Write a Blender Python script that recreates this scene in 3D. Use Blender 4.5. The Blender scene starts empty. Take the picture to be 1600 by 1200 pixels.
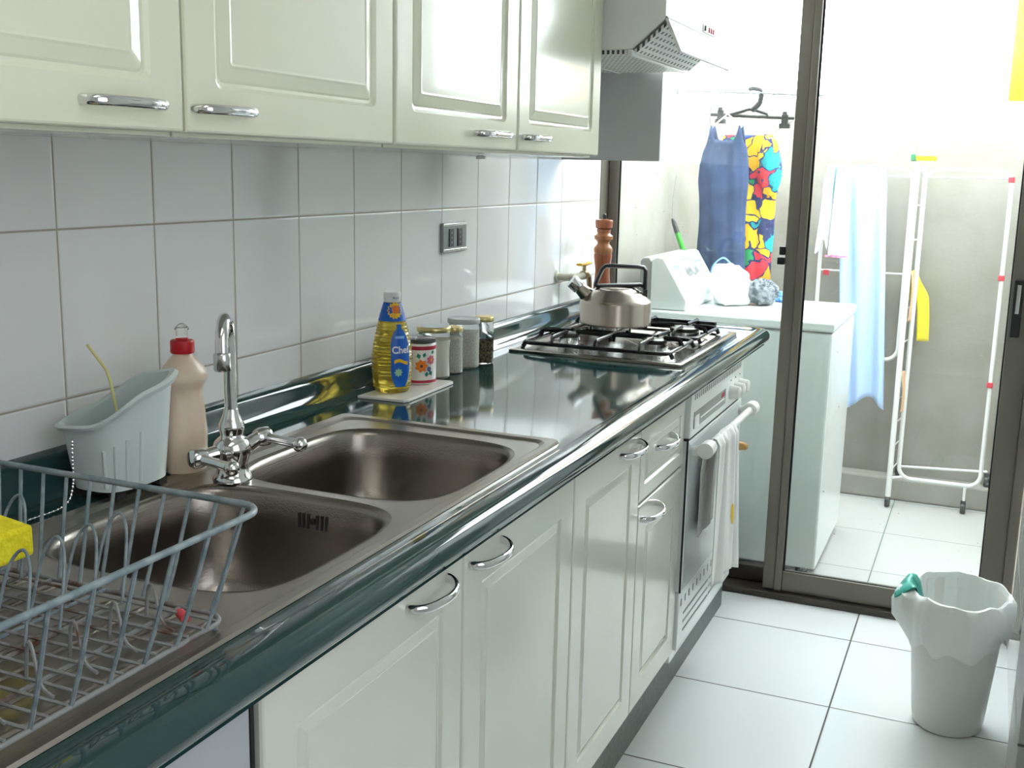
import bpy, bmesh, math, random
from mathutils import Vector, Matrix, noise
random.seed(7)
PI = math.pi
SC = bpy.context.scene
C = SC.collection

# ------------------------------------------------------------ camera, world, lights, exposure
YAW, PITCH, ROLL = 0.40517912, 0.19339626, 0.02241911
cam = bpy.data.cameras.new('camera')
camo = bpy.data.objects.new('camera', cam); C.objects.link(camo)
fw = Vector((-math.sin(YAW)*math.cos(PITCH), math.cos(YAW)*math.cos(PITCH), -math.sin(PITCH)))
rt = Vector((math.cos(YAW), math.sin(YAW), 0)); up = rt.cross(fw)
r2 = math.cos(ROLL)*rt + math.sin(ROLL)*up; u2 = -math.sin(ROLL)*rt + math.cos(ROLL)*up
camo.matrix_world = Matrix(((r2.x, u2.x, -fw.x, 1.20045), (r2.y, u2.y, -fw.y, -1.47559), (r2.z, u2.z, -fw.z, 1.37597), (0, 0, 0, 1)))
cam.sensor_width = 36; cam.lens = 36*1728.04/1600; cam.clip_start = 0.02
SC.camera = camo
SC.view_settings.view_transform = 'Standard'; SC.view_settings.look = 'None'
SC.view_settings.gamma = 1; SC.view_settings.use_curve_mapping = False
SC.view_settings.exposure = 0.42
w = bpy.data.worlds.new('sky'); SC.world = w; w.use_nodes = True
w.node_tree.nodes['Background'].inputs[0].default_value = (0.93, 0.97, 1.0, 1)
w.node_tree.nodes['Background'].inputs[1].default_value = 12.0
def area(name, loc, rot, sx, sy, power, col):
    l = bpy.data.lights.new(name, 'AREA'); l.shape = 'RECTANGLE'; l.size = sx; l.size_y = sy
    l.energy = power; l.color = col
    o = bpy.data.objects.new(name, l); C.objects.link(o); o.location = loc; o.rotation_euler = rot
    return o
area('added_fill_lamp', (0.85, -1.3, 2.41), (0, 0, 0), 0.5, 1.2, 4, (1.0, 0.97, 0.9))  # added fill light, unseen and without a fixture, brightens the near kitchen

# ------------------------------------------------------------ materials
def mat(name, col, rough=0.5, metal=0.0, coat=0.0, trans=0.0, ior=1.45, sub=0.0, spec=0.5, bump=None, aniso=0.0, emit=None):
    m = bpy.data.materials.new(name); m.use_nodes = True
    b = m.node_tree.nodes['Principled BSDF']
    b.inputs['Base Color'].default_value = (*col, 1); b.inputs['Roughness'].default_value = rough
    b.inputs['Metallic'].default_value = metal; b.inputs['Coat Weight'].default_value = coat
    b.inputs['Transmission Weight'].default_value = trans; b.inputs['IOR'].default_value = ior
    b.inputs['Specular IOR Level'].default_value = spec
    b.inputs['Coat Roughness'].default_value = 0.05
    if sub:
        b.inputs['Subsurface Weight'].default_value = sub; b.inputs['Subsurface Radius'].default_value = (0.02, 0.02, 0.02)
    if aniso: b.inputs['Anisotropic'].default_value = aniso
    nt = m.node_tree
    if bump:
        sc, st, di = bump[:3]
        tc = nt.nodes.new('ShaderNodeTexCoord'); mp = nt.nodes.new('ShaderNodeMapping'); nz = nt.nodes.new('ShaderNodeTexNoise')
        nt.links.new(tc.outputs['Object'], mp.inputs[0]); nt.links.new(mp.outputs[0], nz.inputs['Vector'])
        if len(bump) > 3: mp.inputs['Scale'].default_value = bump[3]
        nz.inputs['Scale'].default_value = sc; nz.inputs['Detail'].default_value = 3
        bp = nt.nodes.new('ShaderNodeBump'); bp.inputs['Strength'].default_value = st; bp.inputs['Distance'].default_value = di
        nt.links.new(nz.outputs['Fac'], bp.inputs['Height']); nt.links.new(bp.outputs[0], b.inputs['Normal'])
    return m
def speckle(m, c1, c2, scale, lo=0.4, hi=0.6, detail=4, mscale=(1, 1, 1)):
    nt = m.node_tree; b = nt.nodes['Principled BSDF']
    tc = nt.nodes.new('ShaderNodeTexCoord'); mp = nt.nodes.new('ShaderNodeMapping'); nz = nt.nodes.new('ShaderNodeTexNoise'); cr = nt.nodes.new('ShaderNodeValToRGB')
    mp.inputs['Scale'].default_value = mscale
    nt.links.new(tc.outputs['Object'], mp.inputs[0]); nt.links.new(mp.outputs[0], nz.inputs['Vector'])
    nz.inputs['Scale'].default_value = scale; nz.inputs['Detail'].default_value = detail
    cr.color_ramp.elements[0].position = lo; cr.color_ramp.elements[0].color = (*c1, 1)
    cr.color_ramp.elements[1].position = hi; cr.color_ramp.elements[1].color = (*c2, 1)
    nt.links.new(nz.outputs['Fac'], cr.inputs[0]); nt.links.new(cr.outputs[0], b.inputs['Base Color'])
    return m
def tile_mat(name, ax, a0, aw, bx, b0, bh, g, col, gcol, rough=0.12, wav=0.0, gb=1.0):
    """ceramic tiles: grout lines at a0+k*aw on axis ax and b0+k*bh on axis bx (world = object coordinates)"""
    m = mat(name, col, rough); nt = m.node_tree; b = nt.nodes['Principled BSDF']; N = nt.nodes.new; L = nt.links.new
    geo = N('ShaderNodeNewGeometry'); sp = N('ShaderNodeSeparateXYZ'); L(geo.outputs['Position'], sp.inputs[0])
    def mth(op, x, y=None):
        n = N('ShaderNodeMath'); n.operation = op
        for i, v in enumerate((x, y)):
            if v is None: continue
            if isinstance(v, (int, float)): n.inputs[i].default_value = v
            else: L(v, n.inputs[i])
        return n.outputs[0]
    def dist(axis, o, wd):
        t = mth('DIVIDE', mth('SUBTRACT', sp.outputs[axis], o), wd)
        f = mth('FRACT', t); d = mth('MINIMUM', f, mth('SUBTRACT', 1.0, f))
        return mth('MULTIPLY', d, wd), mth('FLOOR', t)
    da, ia = dist(ax, a0, aw); db, ib = dist(bx, b0, bh)
    d = mth('MINIMUM', da, db)
    mr = N('ShaderNodeMapRange'); mr.interpolation_type = 'SMOOTHSTEP'
    mr.inputs['From Min'].default_value = g*0.35; mr.inputs['From Max'].default_value = g*0.65
    L(d, mr.inputs['Value'])
    cb = N('ShaderNodeCombineXYZ'); L(ia, cb.inputs[0]); L(ib, cb.inputs[1])
    wn = N('ShaderNodeTexWhiteNoise'); L(cb.outputs[0], wn.inputs['Vector'])
    hsv = N('ShaderNodeHueSaturation'); hsv.inputs['Color'].default_value = (*col, 1)
    L(mth('ADD', mth('MULTIPLY', wn.outputs['Value'], 0.05), 0.975), hsv.inputs['Value'])
    nz = N('ShaderNodeTexNoise'); nz.inputs['Scale'].default_value = 9; L(geo.outputs['Position'], nz.inputs['Vector'])
    gm = N('ShaderNodeMix'); gm.data_type = 'RGBA'; gm.inputs['A'].default_value = (*gcol, 1); gm.inputs['B'].default_value = (*[c*gb for c in gcol], 1); L(nz.outputs['Fac'], gm.inputs['Factor'])
    mx = N('ShaderNodeMix'); mx.data_type = 'RGBA'; L(mr.outputs[0], mx.inputs['Factor']); L(gm.outputs['Result'], mx.inputs['A']); L(hsv.outputs[0], mx.inputs['B'])
    L(mx.outputs['Result'], b.inputs['Base Color'])
    rr = N('ShaderNodeMapRange'); L(mr.outputs[0], rr.inputs['Value']); rr.inputs['To Min'].default_value = 0.8; rr.inputs['To Max'].default_value = rough
    L(rr.outputs[0], b.inputs['Roughness'])
    ed = N('ShaderNodeMapRange'); ed.interpolation_type = 'SMOOTHERSTEP'; ed.inputs['From Min'].default_value = g*0.3; ed.inputs['From Max'].default_value = g*1.6; L(d, ed.inputs['Value'])
    n2 = N('ShaderNodeTexNoise'); n2.inputs['Scale'].default_value = 7; n2.inputs['Detail'].default_value = 1; L(geo.outputs['Position'], n2.inputs['Vector'])
    h = mth('ADD', ed.outputs[0], mth('MULTIPLY', n2.outputs['Fac'], wav))
    bp = N('ShaderNodeBump'); bp.inputs['Strength'].default_value = 1; bp.inputs['Distance'].default_value = 0.0007
    L(h, bp.inputs['Height']); L(bp.outputs[0], b.inputs['Normal'])
    return m
M = {}
M['walltile'] = tile_mat('white_wall_tile', 'Y', -0.3004, 0.197, 'Z', 1.2768, 0.24155, 0.003, (0.78, 0.78, 0.785), (0.50, 0.45, 0.38), 0.07, 0.8, 0.55)
M['walltile_r'] = tile_mat('white_glossy_tile', 'Y', 1.06, 0.4, 'Z', 0.3, 0.4, 0.003, (0.76, 0.77, 0.77), (0.45, 0.43, 0.40), 0.06, 0.2, 0.8)
M['floor'] = tile_mat('white_floor_tile', 'X', 0.922, 0.46391, 'Y', 1.805, 0.46391, 0.0045, (0.78, 0.80, 0.80), (0.10, 0.10, 0.09), 0.18, 0.3, 0.7)
M['balcfloor'] = tile_mat('balcony_floor_tile', 'X', 0.916, 0.46391, 'Y', 2.458, 0.46391, 0.004, (0.46, 0.46, 0.45), (0.15, 0.20, 0.17), 0.3, 0.2, 0.7)
M['jambtile'] = tile_mat('grey_jamb_tile', 'Y', 0.2, 2.0, 'Z', 0.29, 2.0, 0.006, (0.36, 0.36, 0.35), (0.08, 0.08, 0.08), 0.2, 0.1, 0.8)
M['plaster'] = speckle(mat('painted_plaster', (0.5, 0.48, 0.43), 0.75, bump=(60, 0.5, 0.002)), (0.265, 0.25, 0.21), (0.315, 0.30, 0.265), 5, 0.35, 0.6)
M['paint'] = mat('white_paint', (0.8, 0.8, 0.77), 0.6)
M['cream'] = mat('cream_lacquer', (0.74, 0.75, 0.665), 0.16, coat=0.35, bump=(7, 0.05, 0.01))
M['cream_up'] = mat('ivory_lacquer', (0.71, 0.72, 0.575), 0.2, coat=0.3, bump=(7, 0.05, 0.01))
M['carcass'] = mat('white_melamine', (0.62, 0.62, 0.60), 0.45)
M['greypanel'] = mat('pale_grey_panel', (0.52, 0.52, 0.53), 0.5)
M['dishw'] = mat('bluish_white_enamel', (0.44, 0.47, 0.51), 0.25, coat=0.2)
M['counter'] = mat('dark_green_laminate', (0.014, 0.046, 0.045), 0.07, ior=1.62)
M['kick'] = speckle(mat('green_plinth', (0.05, 0.08, 0.075), 0.3), (0.045, 0.065, 0.06), (0.08, 0.105, 0.098), 90)
M['steel'] = mat('brushed_steel', (0.30, 0.275, 0.25), 0.27, 1.0, bump=(6, 0.12, 0.002, (60, 1.5, 60)))
M['steel_plate'] = mat('worn_steel', (0.36, 0.325, 0.285), 0.30, 1.0, bump=(6, 0.1, 0.002, (60, 1.5, 60)))
M['chrome'] = mat('chrome', (0.75, 0.75, 0.76), 0.06, 1.0)
M['chrome_dull'] = mat('satin_chrome', (0.6, 0.6, 0.6), 0.2, 1.0)
M['kettle'] = mat('kettle_steel', (0.42, 0.37, 0.32), 0.24, 1.0, bump=(8, 0.1, 0.001, (1, 1, 80)))
M['hobplate'] = mat('dark_steel_plate', (0.36, 0.33, 0.29), 0.16, 1.0)
M['black'] = mat('black_enamel', (0.012, 0.012, 0.014), 0.22)
M['blackp'] = mat('black_plastic', (0.015, 0.015, 0.016), 0.35)
M['burner'] = mat('burner_cap', (0.06, 0.06, 0.06), 0.3, 0.6)
M['alu'] = mat('olive_anodised_frame', (0.17, 0.155, 0.125), 0.38, 0.35)
M['alu_dark'] = mat('dark_bronze_track', (0.065, 0.055, 0.045), 0.4, 0.35)
M['gasket'] = mat('black_gasket', (0.01, 0.01, 0.01), 0.6)
M['white_enamel'] = mat('white_enamel', (0.80, 0.84, 0.83), 0.22, coat=0.2)
M['white_plastic'] = mat('white_plastic', (0.8, 0.8, 0.78), 0.35)
M['grey_plastic'] = mat('grey_plastic', (0.33, 0.34, 0.34), 0.4)
M['mint'] = mat('pale_mint_plastic', (0.62, 0.71, 0.70), 0.3, sub=0.15)
M['red'] = mat('red_plastic', (0.55, 0.012, 0.02), 0.35)
M['redclip'] = mat('red_clip', (0.6, 0.05, 0.07), 0.4)
M['soap'] = mat('beige_soap', (0.74, 0.60, 0.47), 0.3, sub=0.25)
M['clearp'] = mat('clear_plastic', (0.95, 0.95, 0.95), 0.12, trans=0.9, ior=1.3)
M['straw'] = mat('yellow_straw', (0.75, 0.72, 0.32), 0.4)
M['sponge'] = speckle(mat('yellow_sponge', (0.8, 0.7, 0.02), 0.9, bump=(140, 1, 0.003)), (0.72, 0.62, 0.01), (0.85, 0.76, 0.03), 60)
M['wire'] = speckle(mat('grey_blue_coated_wire', (0.2, 0.25, 0.27), 0.35), (0.15, 0.20, 0.225), (0.24, 0.29, 0.31), 60)
M['rusty'] = speckle(mat('rusted_wire', (0.2, 0.2, 0.2), 0.5), (0.23, 0.24, 0.24), (0.10, 0.04, 0.02), 28, 0.52, 0.68)
M['oil'] = mat('golden_oil', (0.80, 0.62, 0.08), 0.08, trans=0.75, ior=1.35)
M['blue'] = mat('blue_label', (0.01, 0.12, 0.55), 0.35)
M['lblue'] = mat('light_blue_print', (0.2, 0.45, 0.8), 0.4)
M['yellow'] = mat('yellow_print', (0.9, 0.55, 0.02), 0.4)
M['orange'] = mat('orange_print', (0.8, 0.2, 0.02), 0.4)
M['whitel'] = mat('white_print', (0.85, 0.85, 0.85), 0.4)
M['green'] = mat('green_print', (0.02, 0.22, 0.16), 0.4)
M['pgreen'] = mat('pale_green_print', (0.35, 0.65, 0.4), 0.4)
M['redprint'] = mat('dark_red_print', (0.45, 0.03, 0.06), 0.4)
M['pink'] = mat('pink_print', (0.7, 0.18, 0.25), 0.4)
M['navyp'] = mat('blue_petal_print', (0.05, 0.12, 0.35), 0.4)
M['brownp'] = mat('brown_print', (0.15, 0.04, 0.01), 0.4)
M['tin'] = mat('white_tin', (0.78, 0.77, 0.74), 0.25, coat=0.3)
M['gold'] = mat('gold_lid', (0.62, 0.52, 0.25), 0.28, 0.85)
M['goldtop'] = mat('pale_gold_lid_top', (0.72, 0.55, 0.2), 0.35, 0.5)
M['greylid'] = mat('pale_grey_lid', (0.55, 0.57, 0.58), 0.4)
M['glass'] = mat('jar_glass', (0.97, 0.99, 0.98), 0.02, trans=1.0, ior=1.3)
M['rice'] = speckle(mat('white_grains', (0.8, 0.77, 0.7), 0.8, bump=(500, 1, 0.002)), (0.70, 0.67, 0.60), (0.85, 0.83, 0.78), 320)
M['flour'] = mat('cream_powder', (0.8, 0.76, 0.66), 0.85)
M['herb'] = speckle(mat('dried_herbs', (0.12, 0.09, 0.04), 0.9, bump=(300, 1, 0.004)), (0.05, 0.045, 0.02), (0.25, 0.2, 0.1), 200)
M['wood'] = speckle(mat('reddish_wood', (0.3, 0.07, 0.03), 0.25, coat=0.4), (0.30, 0.075, 0.03), (0.42, 0.13, 0.06), 14, 0.35, 0.7, 4, (6, 6, 1))
M['wood_light'] = speckle(mat('light_wood', (0.5, 0.25, 0.12), 0.35), (0.36, 0.13, 0.055), (0.50, 0.24, 0.11), 14, 0.35, 0.7, 4, (6, 6, 1))
M['brushwood'] = speckle(mat('brown_wood', (0.4, 0.22, 0.08), 0.5), (0.38, 0.2, 0.06), (0.55, 0.34, 0.14), 20, 0.35, 0.7, 4, (1, 8, 8))
M['brass'] = mat('brass_pipe', (0.45, 0.38, 0.25), 0.35, 0.8)
M['paintpipe'] = mat('cream_painted_pipe', (0.6, 0.58, 0.48), 0.4)
M['towel'] = mat('white_cotton', (0.80, 0.79, 0.78), 0.9, bump=(250, 0.5, 0.001), sub=0.05)
M['whitecloth'] = mat('white_cloth', (0.82, 0.80, 0.84), 0.9, sub=0.1)
M['bluecloth'] = mat('pale_blue_cloth', (0.48, 0.64, 0.88), 0.85, bump=(200, 0.4, 0.001), sub=0.1)
M['tealcloth'] = mat('teal_cloth', (0.05, 0.42, 0.6), 0.85)
M['lilac'] = mat('pink_hem', (0.8, 0.3, 0.5), 0.85)
M['peach'] = mat('peach_cloth', (0.75, 0.5, 0.3), 0.9)
M['yellowcloth'] = mat('yellow_cloth', (0.72, 0.62, 0.03), 0.85)
M['greencloth'] = mat('green_scourer', (0.05, 0.2, 0.1), 0.9)
M['denim'] = speckle(mat('blue_denim', (0.05, 0.09, 0.22), 0.8, bump=(220, 0.4, 0.001)), (0.022, 0.045, 0.11), (0.04, 0.07, 0.16), 12)
M['bag'] = mat('white_film', (0.82, 0.84, 0.83), 0.28, sub=0.2, bump=(26, 0.35, 0.006))
M['teal'] = mat('teal_film', (0.05, 0.42, 0.34), 0.3)
M['bin'] = mat('white_bin_plastic', (0.74, 0.74, 0.71), 0.4, sub=0.1)
M['fluff'] = speckle(mat('grey_fluff', (0.4, 0.43, 0.46), 0.95), (0.10, 0.12, 0.14), (0.34, 0.37, 0.40), 42)
M['bluefilm'] = mat('blue_film', (0.12, 0.35, 0.8), 0.4)
M['greenhandle'] = mat('green_handle', (0.06, 0.42, 0.05), 0.4)
M['darkglass'] = mat('oven_glass', (0.62, 0.66, 0.66), 0.25)
M['display'] = mat('grey_display', (0.28, 0.30, 0.30), 0.15)
M['dark'] = mat('dark_slot', (0.02, 0.02, 0.02), 0.7)
M['greyprint'] = mat('grey_print', (0.22, 0.23, 0.23), 0.5)
M['yellowcanvas'] = mat('yellow_canvas', (0.75, 0.42, 0.04), 0.8)
def glass_pane():
    m = bpy.data.materials.new('window_glass'); m.use_nodes = True; nt = m.node_tree; nt.nodes.clear()
    N = nt.nodes.new; L = nt.links.new
    o = N('ShaderNodeOutputMaterial'); t = N('ShaderNodeBsdfTransparent'); t.inputs[0].default_value = (0.93, 0.96, 0.95, 1)
    g = N('ShaderNodeBsdfGlossy'); g.inputs['Roughness'].default_value = 0.01
    d = N('ShaderNodeBsdfDiffuse'); d.inputs[0].default_value = (0.8, 0.8, 0.8, 1)
    fr = N('ShaderNodeFresnel'); ge = N('ShaderNodeNewGeometry'); mi = N('ShaderNodeMath'); mi.operation = 'MULTIPLY_ADD'
    mi.inputs[1].default_value = 1/1.45-1.45; mi.inputs[2].default_value = 1.45      # same reflectance on both faces of the thin pane
    L(ge.outputs['Backfacing'], mi.inputs[0]); L(mi.outputs[0], fr.inputs[0])
    m1 = N('ShaderNodeMixShader'); L(fr.outputs[0], m1.inputs[0]); L(t.outputs[0], m1.inputs[1]); L(g.outputs[0], m1.inputs[2])
    tc = N('ShaderNodeTexCoord'); v = N('ShaderNodeTexVoronoi'); v.inputs['Scale'].default_value = 32; L(tc.outputs['Object'], v.inputs['Vector'])
    lt = N('ShaderNodeMath'); lt.operation = 'LESS_THAN'; lt.inputs[1].default_value = 0.055; L(v.outputs['Distance'], lt.inputs[0])
    nz = N('ShaderNodeTexNoise'); nz.inputs['Scale'].default_value = 3; L(tc.outputs['Object'], nz.inputs['Vector'])
    gt = N('ShaderNodeMath'); gt.operation = 'GREATER_THAN'; gt.inputs[1].default_value = 0.52; L(nz.outputs['Fac'], gt.inputs[0])
    mu = N('ShaderNodeMath'); mu.operation = 'MULTIPLY'; L(lt.outputs[0], mu.inputs[0]); L(gt.outputs[0], mu.inputs[1])
    ml = N('ShaderNodeMath'); ml.operation = 'MULTIPLY_ADD'; ml.inputs[1].default_value = 0.5; ml.inputs[2].default_value = 0.03; L(mu.outputs[0], ml.inputs[0])
    m2 = N('ShaderNodeMixShader'); L(ml.outputs[0], m2.inputs[0]); L(m1.outputs[0], m2.inputs[1]); L(d.outputs[0], m2.inputs[2])
    L(m2.outputs[0], o.inputs[0]); return m
M['pane'] = glass_pane()
def fill_pane():  # plain tint that sets how much sky light the added window lets in
    m = bpy.data.materials.new('fill_window_tint'); m.use_nodes = True; nt = m.node_tree; nt.nodes.clear()
    o = nt.nodes.new('ShaderNodeOutputMaterial'); t = nt.nodes.new('ShaderNodeBsdfTransparent'); t.inputs[0].default_value = (0.36, 0.36, 0.36, 1)
    nt.links.new(t.outputs[0], o.inputs[0]); return m
M['fill_pane'] = fill_pane()
def floral():
    m = mat('floral_cotton', (0.3, 0.3, 0.3), 0.8); nt = m.node_tree; N = nt.nodes.new; L = nt.links.new; b = nt.nodes['Principled BSDF']
    tc = N('ShaderNodeTexCoord'); nz = N('ShaderNodeTexNoise'); nz.inputs['Scale'].default_value = 16; L(tc.outputs['Object'], nz.inputs['Vector'])
    mx = N('ShaderNodeMix'); mx.data_type = 'RGBA'; mx.inputs['Factor'].default_value = 0.09; L(tc.outputs['Object'], mx.inputs['A']); L(nz.outputs['Color'], mx.inputs['B'])
    v = N('ShaderNodeTexVoronoi'); v.inputs['Scale'].default_value = 17; L(mx.outputs['Result'], v.inputs['Vector'])
    sp = N('ShaderNodeSeparateColor'); L(v.outputs['Color'], sp.inputs[0])
    cr = N('ShaderNodeValToRGB'); cr.color_ramp.interpolation = 'CONSTANT'; e = cr.color_ramp.elements
    cols = [(0, (0.9, 0.5, 0.01)), (0.22, (0.02, 0.03, 0.10)), (0.36, (0.9, 0.42, 0.01)), (0.52, (0.01, 0.33, 0.35)), (0.66, (0.03, 0.1, 0.6)), (0.76, (0.75, 0.04, 0.06)), (0.86, (0.85, 0.6, 0.03)), (0.94, (0.02, 0.3, 0.1))]
    e[0].color = (*cols[0][1], 1); e[1].position = cols[1][0]; e[1].color = (*cols[1][1], 1)
    for p, c in cols[2:]:
        q = e.new(p); q.color = (*c, 1)
    L(sp.outputs[0], cr.inputs[0])
    w2 = N('ShaderNodeTexVoronoi'); w2.feature = 'DISTANCE_TO_EDGE'; w2.inputs['Scale'].default_value = 17; L(mx.outputs['Result'], w2.inputs['Vector'])
    lt = N('ShaderNodeMath'); lt.operation = 'LESS_THAN'; lt.inputs[1].default_value = 0.05; L(w2.outputs['Distance'], lt.inputs[0])
    m2 = N('ShaderNodeMix'); m2.data_type = 'RGBA'; L(lt.outputs[0], m2.inputs['Factor']); L(cr.outputs[0], m2.inputs['A']); m2.inputs['B'].default_value = (0.02, 0.03, 0.12, 1)
    L(m2.outputs['Result'], b.inputs['Base Color']); return m
M['floral'] = floral()
def filter_mat():
    m = mat('perforated_filter', (0.7, 0.7, 0.68), 0.4); nt = m.node_tree; N = nt.nodes.new; L = nt.links.new; b = nt.nodes['Principled BSDF']
    g = N('ShaderNodeNewGeometry'); sp = N('ShaderNodeSeparateXYZ'); L(g.outputs['Position'], sp.inputs[0])
    def band(axis, per, thr, off=0.0):
        a = N('ShaderNodeMath'); a.operation = 'MULTIPLY_ADD'; a.inputs[1].default_value = 1/per; a.inputs[2].default_value = off; L(sp.outputs[axis], a.inputs[0])
        f = N('ShaderNodeMath'); f.operation = 'FRACT'; L(a.outputs[0], f.inputs[0])
        l = N('ShaderNodeMath'); l.operation = 'LESS_THAN'; l.inputs[1].default_value = thr; L(f.outputs[0], l.inputs[0]); return l.outputs[0]
    mu = N('ShaderNodeMath'); mu.operation = 'MULTIPLY'; L(band('X', 0.0125, 0.5), mu.inputs[0]); L(band('Y', 0.030, 0.45), mu.inputs[1])
    mx = N('ShaderNodeMix'); mx.data_type = 'RGBA'; L(mu.outputs[0], mx.inputs['Factor']); mx.inputs['A'].default_value = (0.72, 0.72, 0.69, 1); mx.inputs['B'].default_value = (0.05, 0.05, 0.05, 1)
    L(mx.outputs['Result'], b.inputs['Base Color']); return m
M['filter'] = filter_mat()

# ------------------------------------------------------------ geometry helpers
def nb(): return bmesh.new()
def box(bm, a, b):
    vs = [bm.verts.new((x, y, z)) for x in (a[0], b[0]) for y in (a[1], b[1]) for z in (a[2], b[2])]
    for f in ((0, 1, 3, 2), (4, 6, 7, 5), (0, 4, 5, 1), (2, 3, 7, 6), (0, 2, 6, 4), (1, 5, 7, 3)): bm.faces.new([vs[i] for i in f])
    return bm
def loft(bm, rings, closed=True, cap0=True, cap1=True):
    R = [[bm.verts.new(p) for p in r] for r in rings]; n = len(R[0])
    for a, b in zip(R, R[1:]):
        for i in range(n if closed else n-1):
            j = (i+1) % n
            try: bm.faces.new((a[i], a[j], b[j], b[i]))
            except ValueError: pass
    if closed and cap0: bm.faces.new(R[0][::-1])
    if closed and cap1: bm.faces.new(R[-1])
    return R
def lathe(bm, prof, loc=(0, 0, 0), n=32, sx=1, sy=1, cap0=True, cap1=True, ax='Z'):
    rings = []
    for r, z in prof:
        ring = []
        for k in range(n):
            a = 2*PI*k/n; p = (r*math.cos(a)*sx, r*math.sin(a)*sy, z)
            if ax == 'X': p = (z, p[0], p[1])
            if ax == 'Y': p = (p[1], z, p[0])
            ring.append((loc[0]+p[0], loc[1]+p[1], loc[2]+p[2]))
        rings.append(ring)
    loft(bm, rings, True, cap0, cap1); return bm
def tube(bm, pts, r, n=8, closed=False, sq=None):
    P = [Vector(p) for p in pts]; m = len(P); rings = []
    t0 = (P[1]-P[0]).normalized(); nrm = t0.orthogonal().normalized()
    if sq: nrm = (Vector(sq[2]) - t0*t0.dot(Vector(sq[2]))).normalized()
    for i in range(m):
        if closed: t = (P[(i+1) % m]-P[i-1]).normalized()
        else: t = (P[min(i+1, m-1)]-P[max(i-1, 0)]).normalized()
        nrm = (nrm - t*nrm.dot(t)).normalized(); bn = t.cross(nrm)
        rr = r[i] if isinstance(r, (list, tuple)) else r
        ra, rb = (rr*sq[0], rr*sq[1]) if sq else (rr, rr)
        rings.append([P[i]+nrm*ra*math.cos(2*PI*k/n)+bn*rb*math.sin(2*PI*k/n) for k in range(n)])
    if closed:
        R = [[bm.verts.new(p) for p in q] for q in rings]
        for a in range(m):
            A, B = R[a], R[(a+1) % m]
            # align seam
            off = min(range(n), key=lambda o: sum((A[k].co-B[(k+o) % n].co).length for k in range(0, n, 2))) if a == m-1 else 0
            for k in range(n): bm.faces.new((A[k], A[(k+1) % n], B[(k+1+off) % n], B[(k+off) % n]))
    else: loft(bm, rings)
    return bm
def smoothpath(pts, k=6, closed=False):
    P = [Vector(p) for p in pts]; out = []; m = len(P)
    for i in range(m if closed else m-1):
        g = lambda j: P[j % m] if closed else P[max(0, min(m-1, j))]
        a, b, c, d = g(i-1), g(i), g(i+1), g(i+2)
        for s in range(k):
            t = s/k
            out.append(0.5*((2*b)+(c-a)*t+(2*a-5*b+4*c-d)*t*t+(3*b-a-3*c+d)*t**3))
    if not closed: out.append(P[-1])
    return out
def rrect(x0, y0, x1, y1, r, n=6):
    out = []
    for cx, cy, a0 in ((x1-r, y1-r, 0), (x0+r, y1-r, PI/2), (x0+r, y0+r, PI), (x1-r, y0+r, 1.5*PI)):
        for k in range(n+1):
            a = a0+PI/2*k/n; out.append((cx+r*math.cos(a), cy+r*math.sin(a)))
    return out
def prism(bm, poly, ax, a, b):
    def P(u, v, t): return {'X': (t, u, v), 'Y': (u, t, v), 'Z': (u, v, t)}[ax]
    loft(bm, [[P(u, v, a) for u, v in poly], [P(u, v, b) for u, v in poly]]); return bm
def sheet(bm, f, nu, nv):
    V = [[bm.verts.new(f(i/nu, j/nv)) for j in range(nv+1)] for i in range(nu+1)]
    for i in range(nu):
        for j in range(nv): bm.faces.new((V[i][j], V[i+1][j], V[i+1][j+1], V[i][j+1]))
    return bm
WL = {}
def obj(name, bm, m, parent=None, smooth=False, bev=0, sub=0, solid=0, seg=2, ang=35):
    bmesh.ops.recalc_face_normals(bm, faces=bm.faces)
    me = bpy.data.meshes.new(name)
    if parent is not None: org = WL[parent.name]
    else:
        xs = [v.co for v in bm.verts]
        org = Vector(((min(v.x for v in xs)+max(v.x for v in xs))/2, (min(v.y for v in xs)+max(v.y for v in xs))/2, min(v.z for v in xs)))
    bmesh.ops.translate(bm, verts=bm.verts, vec=-org)
    for f in bm.faces: f.smooth = smooth
    bm.to_mesh(me); bm.free(); me.materials.append(M[m] if isinstance(m, str) else m)
    o = bpy.data.objects.new(name, me); C.objects.link(o)
    if parent is not None: o.parent = parent
    else: o.location = org
    WL[o.name] = org
    if solid:
        s = o.modifiers.new('solid', 'SOLIDIFY'); s.thickness = solid; s.offset = 0
    if bev:
        s = o.modifiers.new('bevel', 'BEVEL'); s.width = bev; s.segments = seg; s.limit_method = 'ANGLE'; s.angle_limit = math.radians(ang)
    if sub:
        s = o.modifiers.new('sub', 'SUBSURF'); s.levels = sub; s.render_levels = sub
    if smooth and not sub:
        try: me.set_sharp_from_angle(angle=math.radians(50))
        except Exception: pass
    return o
def thing(name, label, cat, loc=(0, 0, 0), group=None):
    o = bpy.data.objects.new(name, None); C.objects.link(o); o.location = loc; o.empty_display_size = 0.05
    WL[o.name] = Vector(loc); o['label'] = label; o['category'] = cat
    if group: o['group'] = group
    return o
def tag(o, label, cat, group=None, kind=None):
    o['label'] = label; o['category'] = cat
    if group: o['group'] = group
    if kind: o['kind'] = kind
    return o
def struct(name, bm, m, **k):
    o = obj(name, bm, m, **k); o['kind'] = 'structure'; return o
def lab(o, s): o['label'] = s; return o
def dup(root, loc, label):
    r = root.copy(); C.objects.link(r); r.location = loc; r['label'] = label
    for ch in list(root.children):
        c = ch.copy(); C.objects.link(c); c.parent = r
        for g in ch.children:
            d = g.copy(); C.objects.link(d); d.parent = c
    return r
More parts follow.
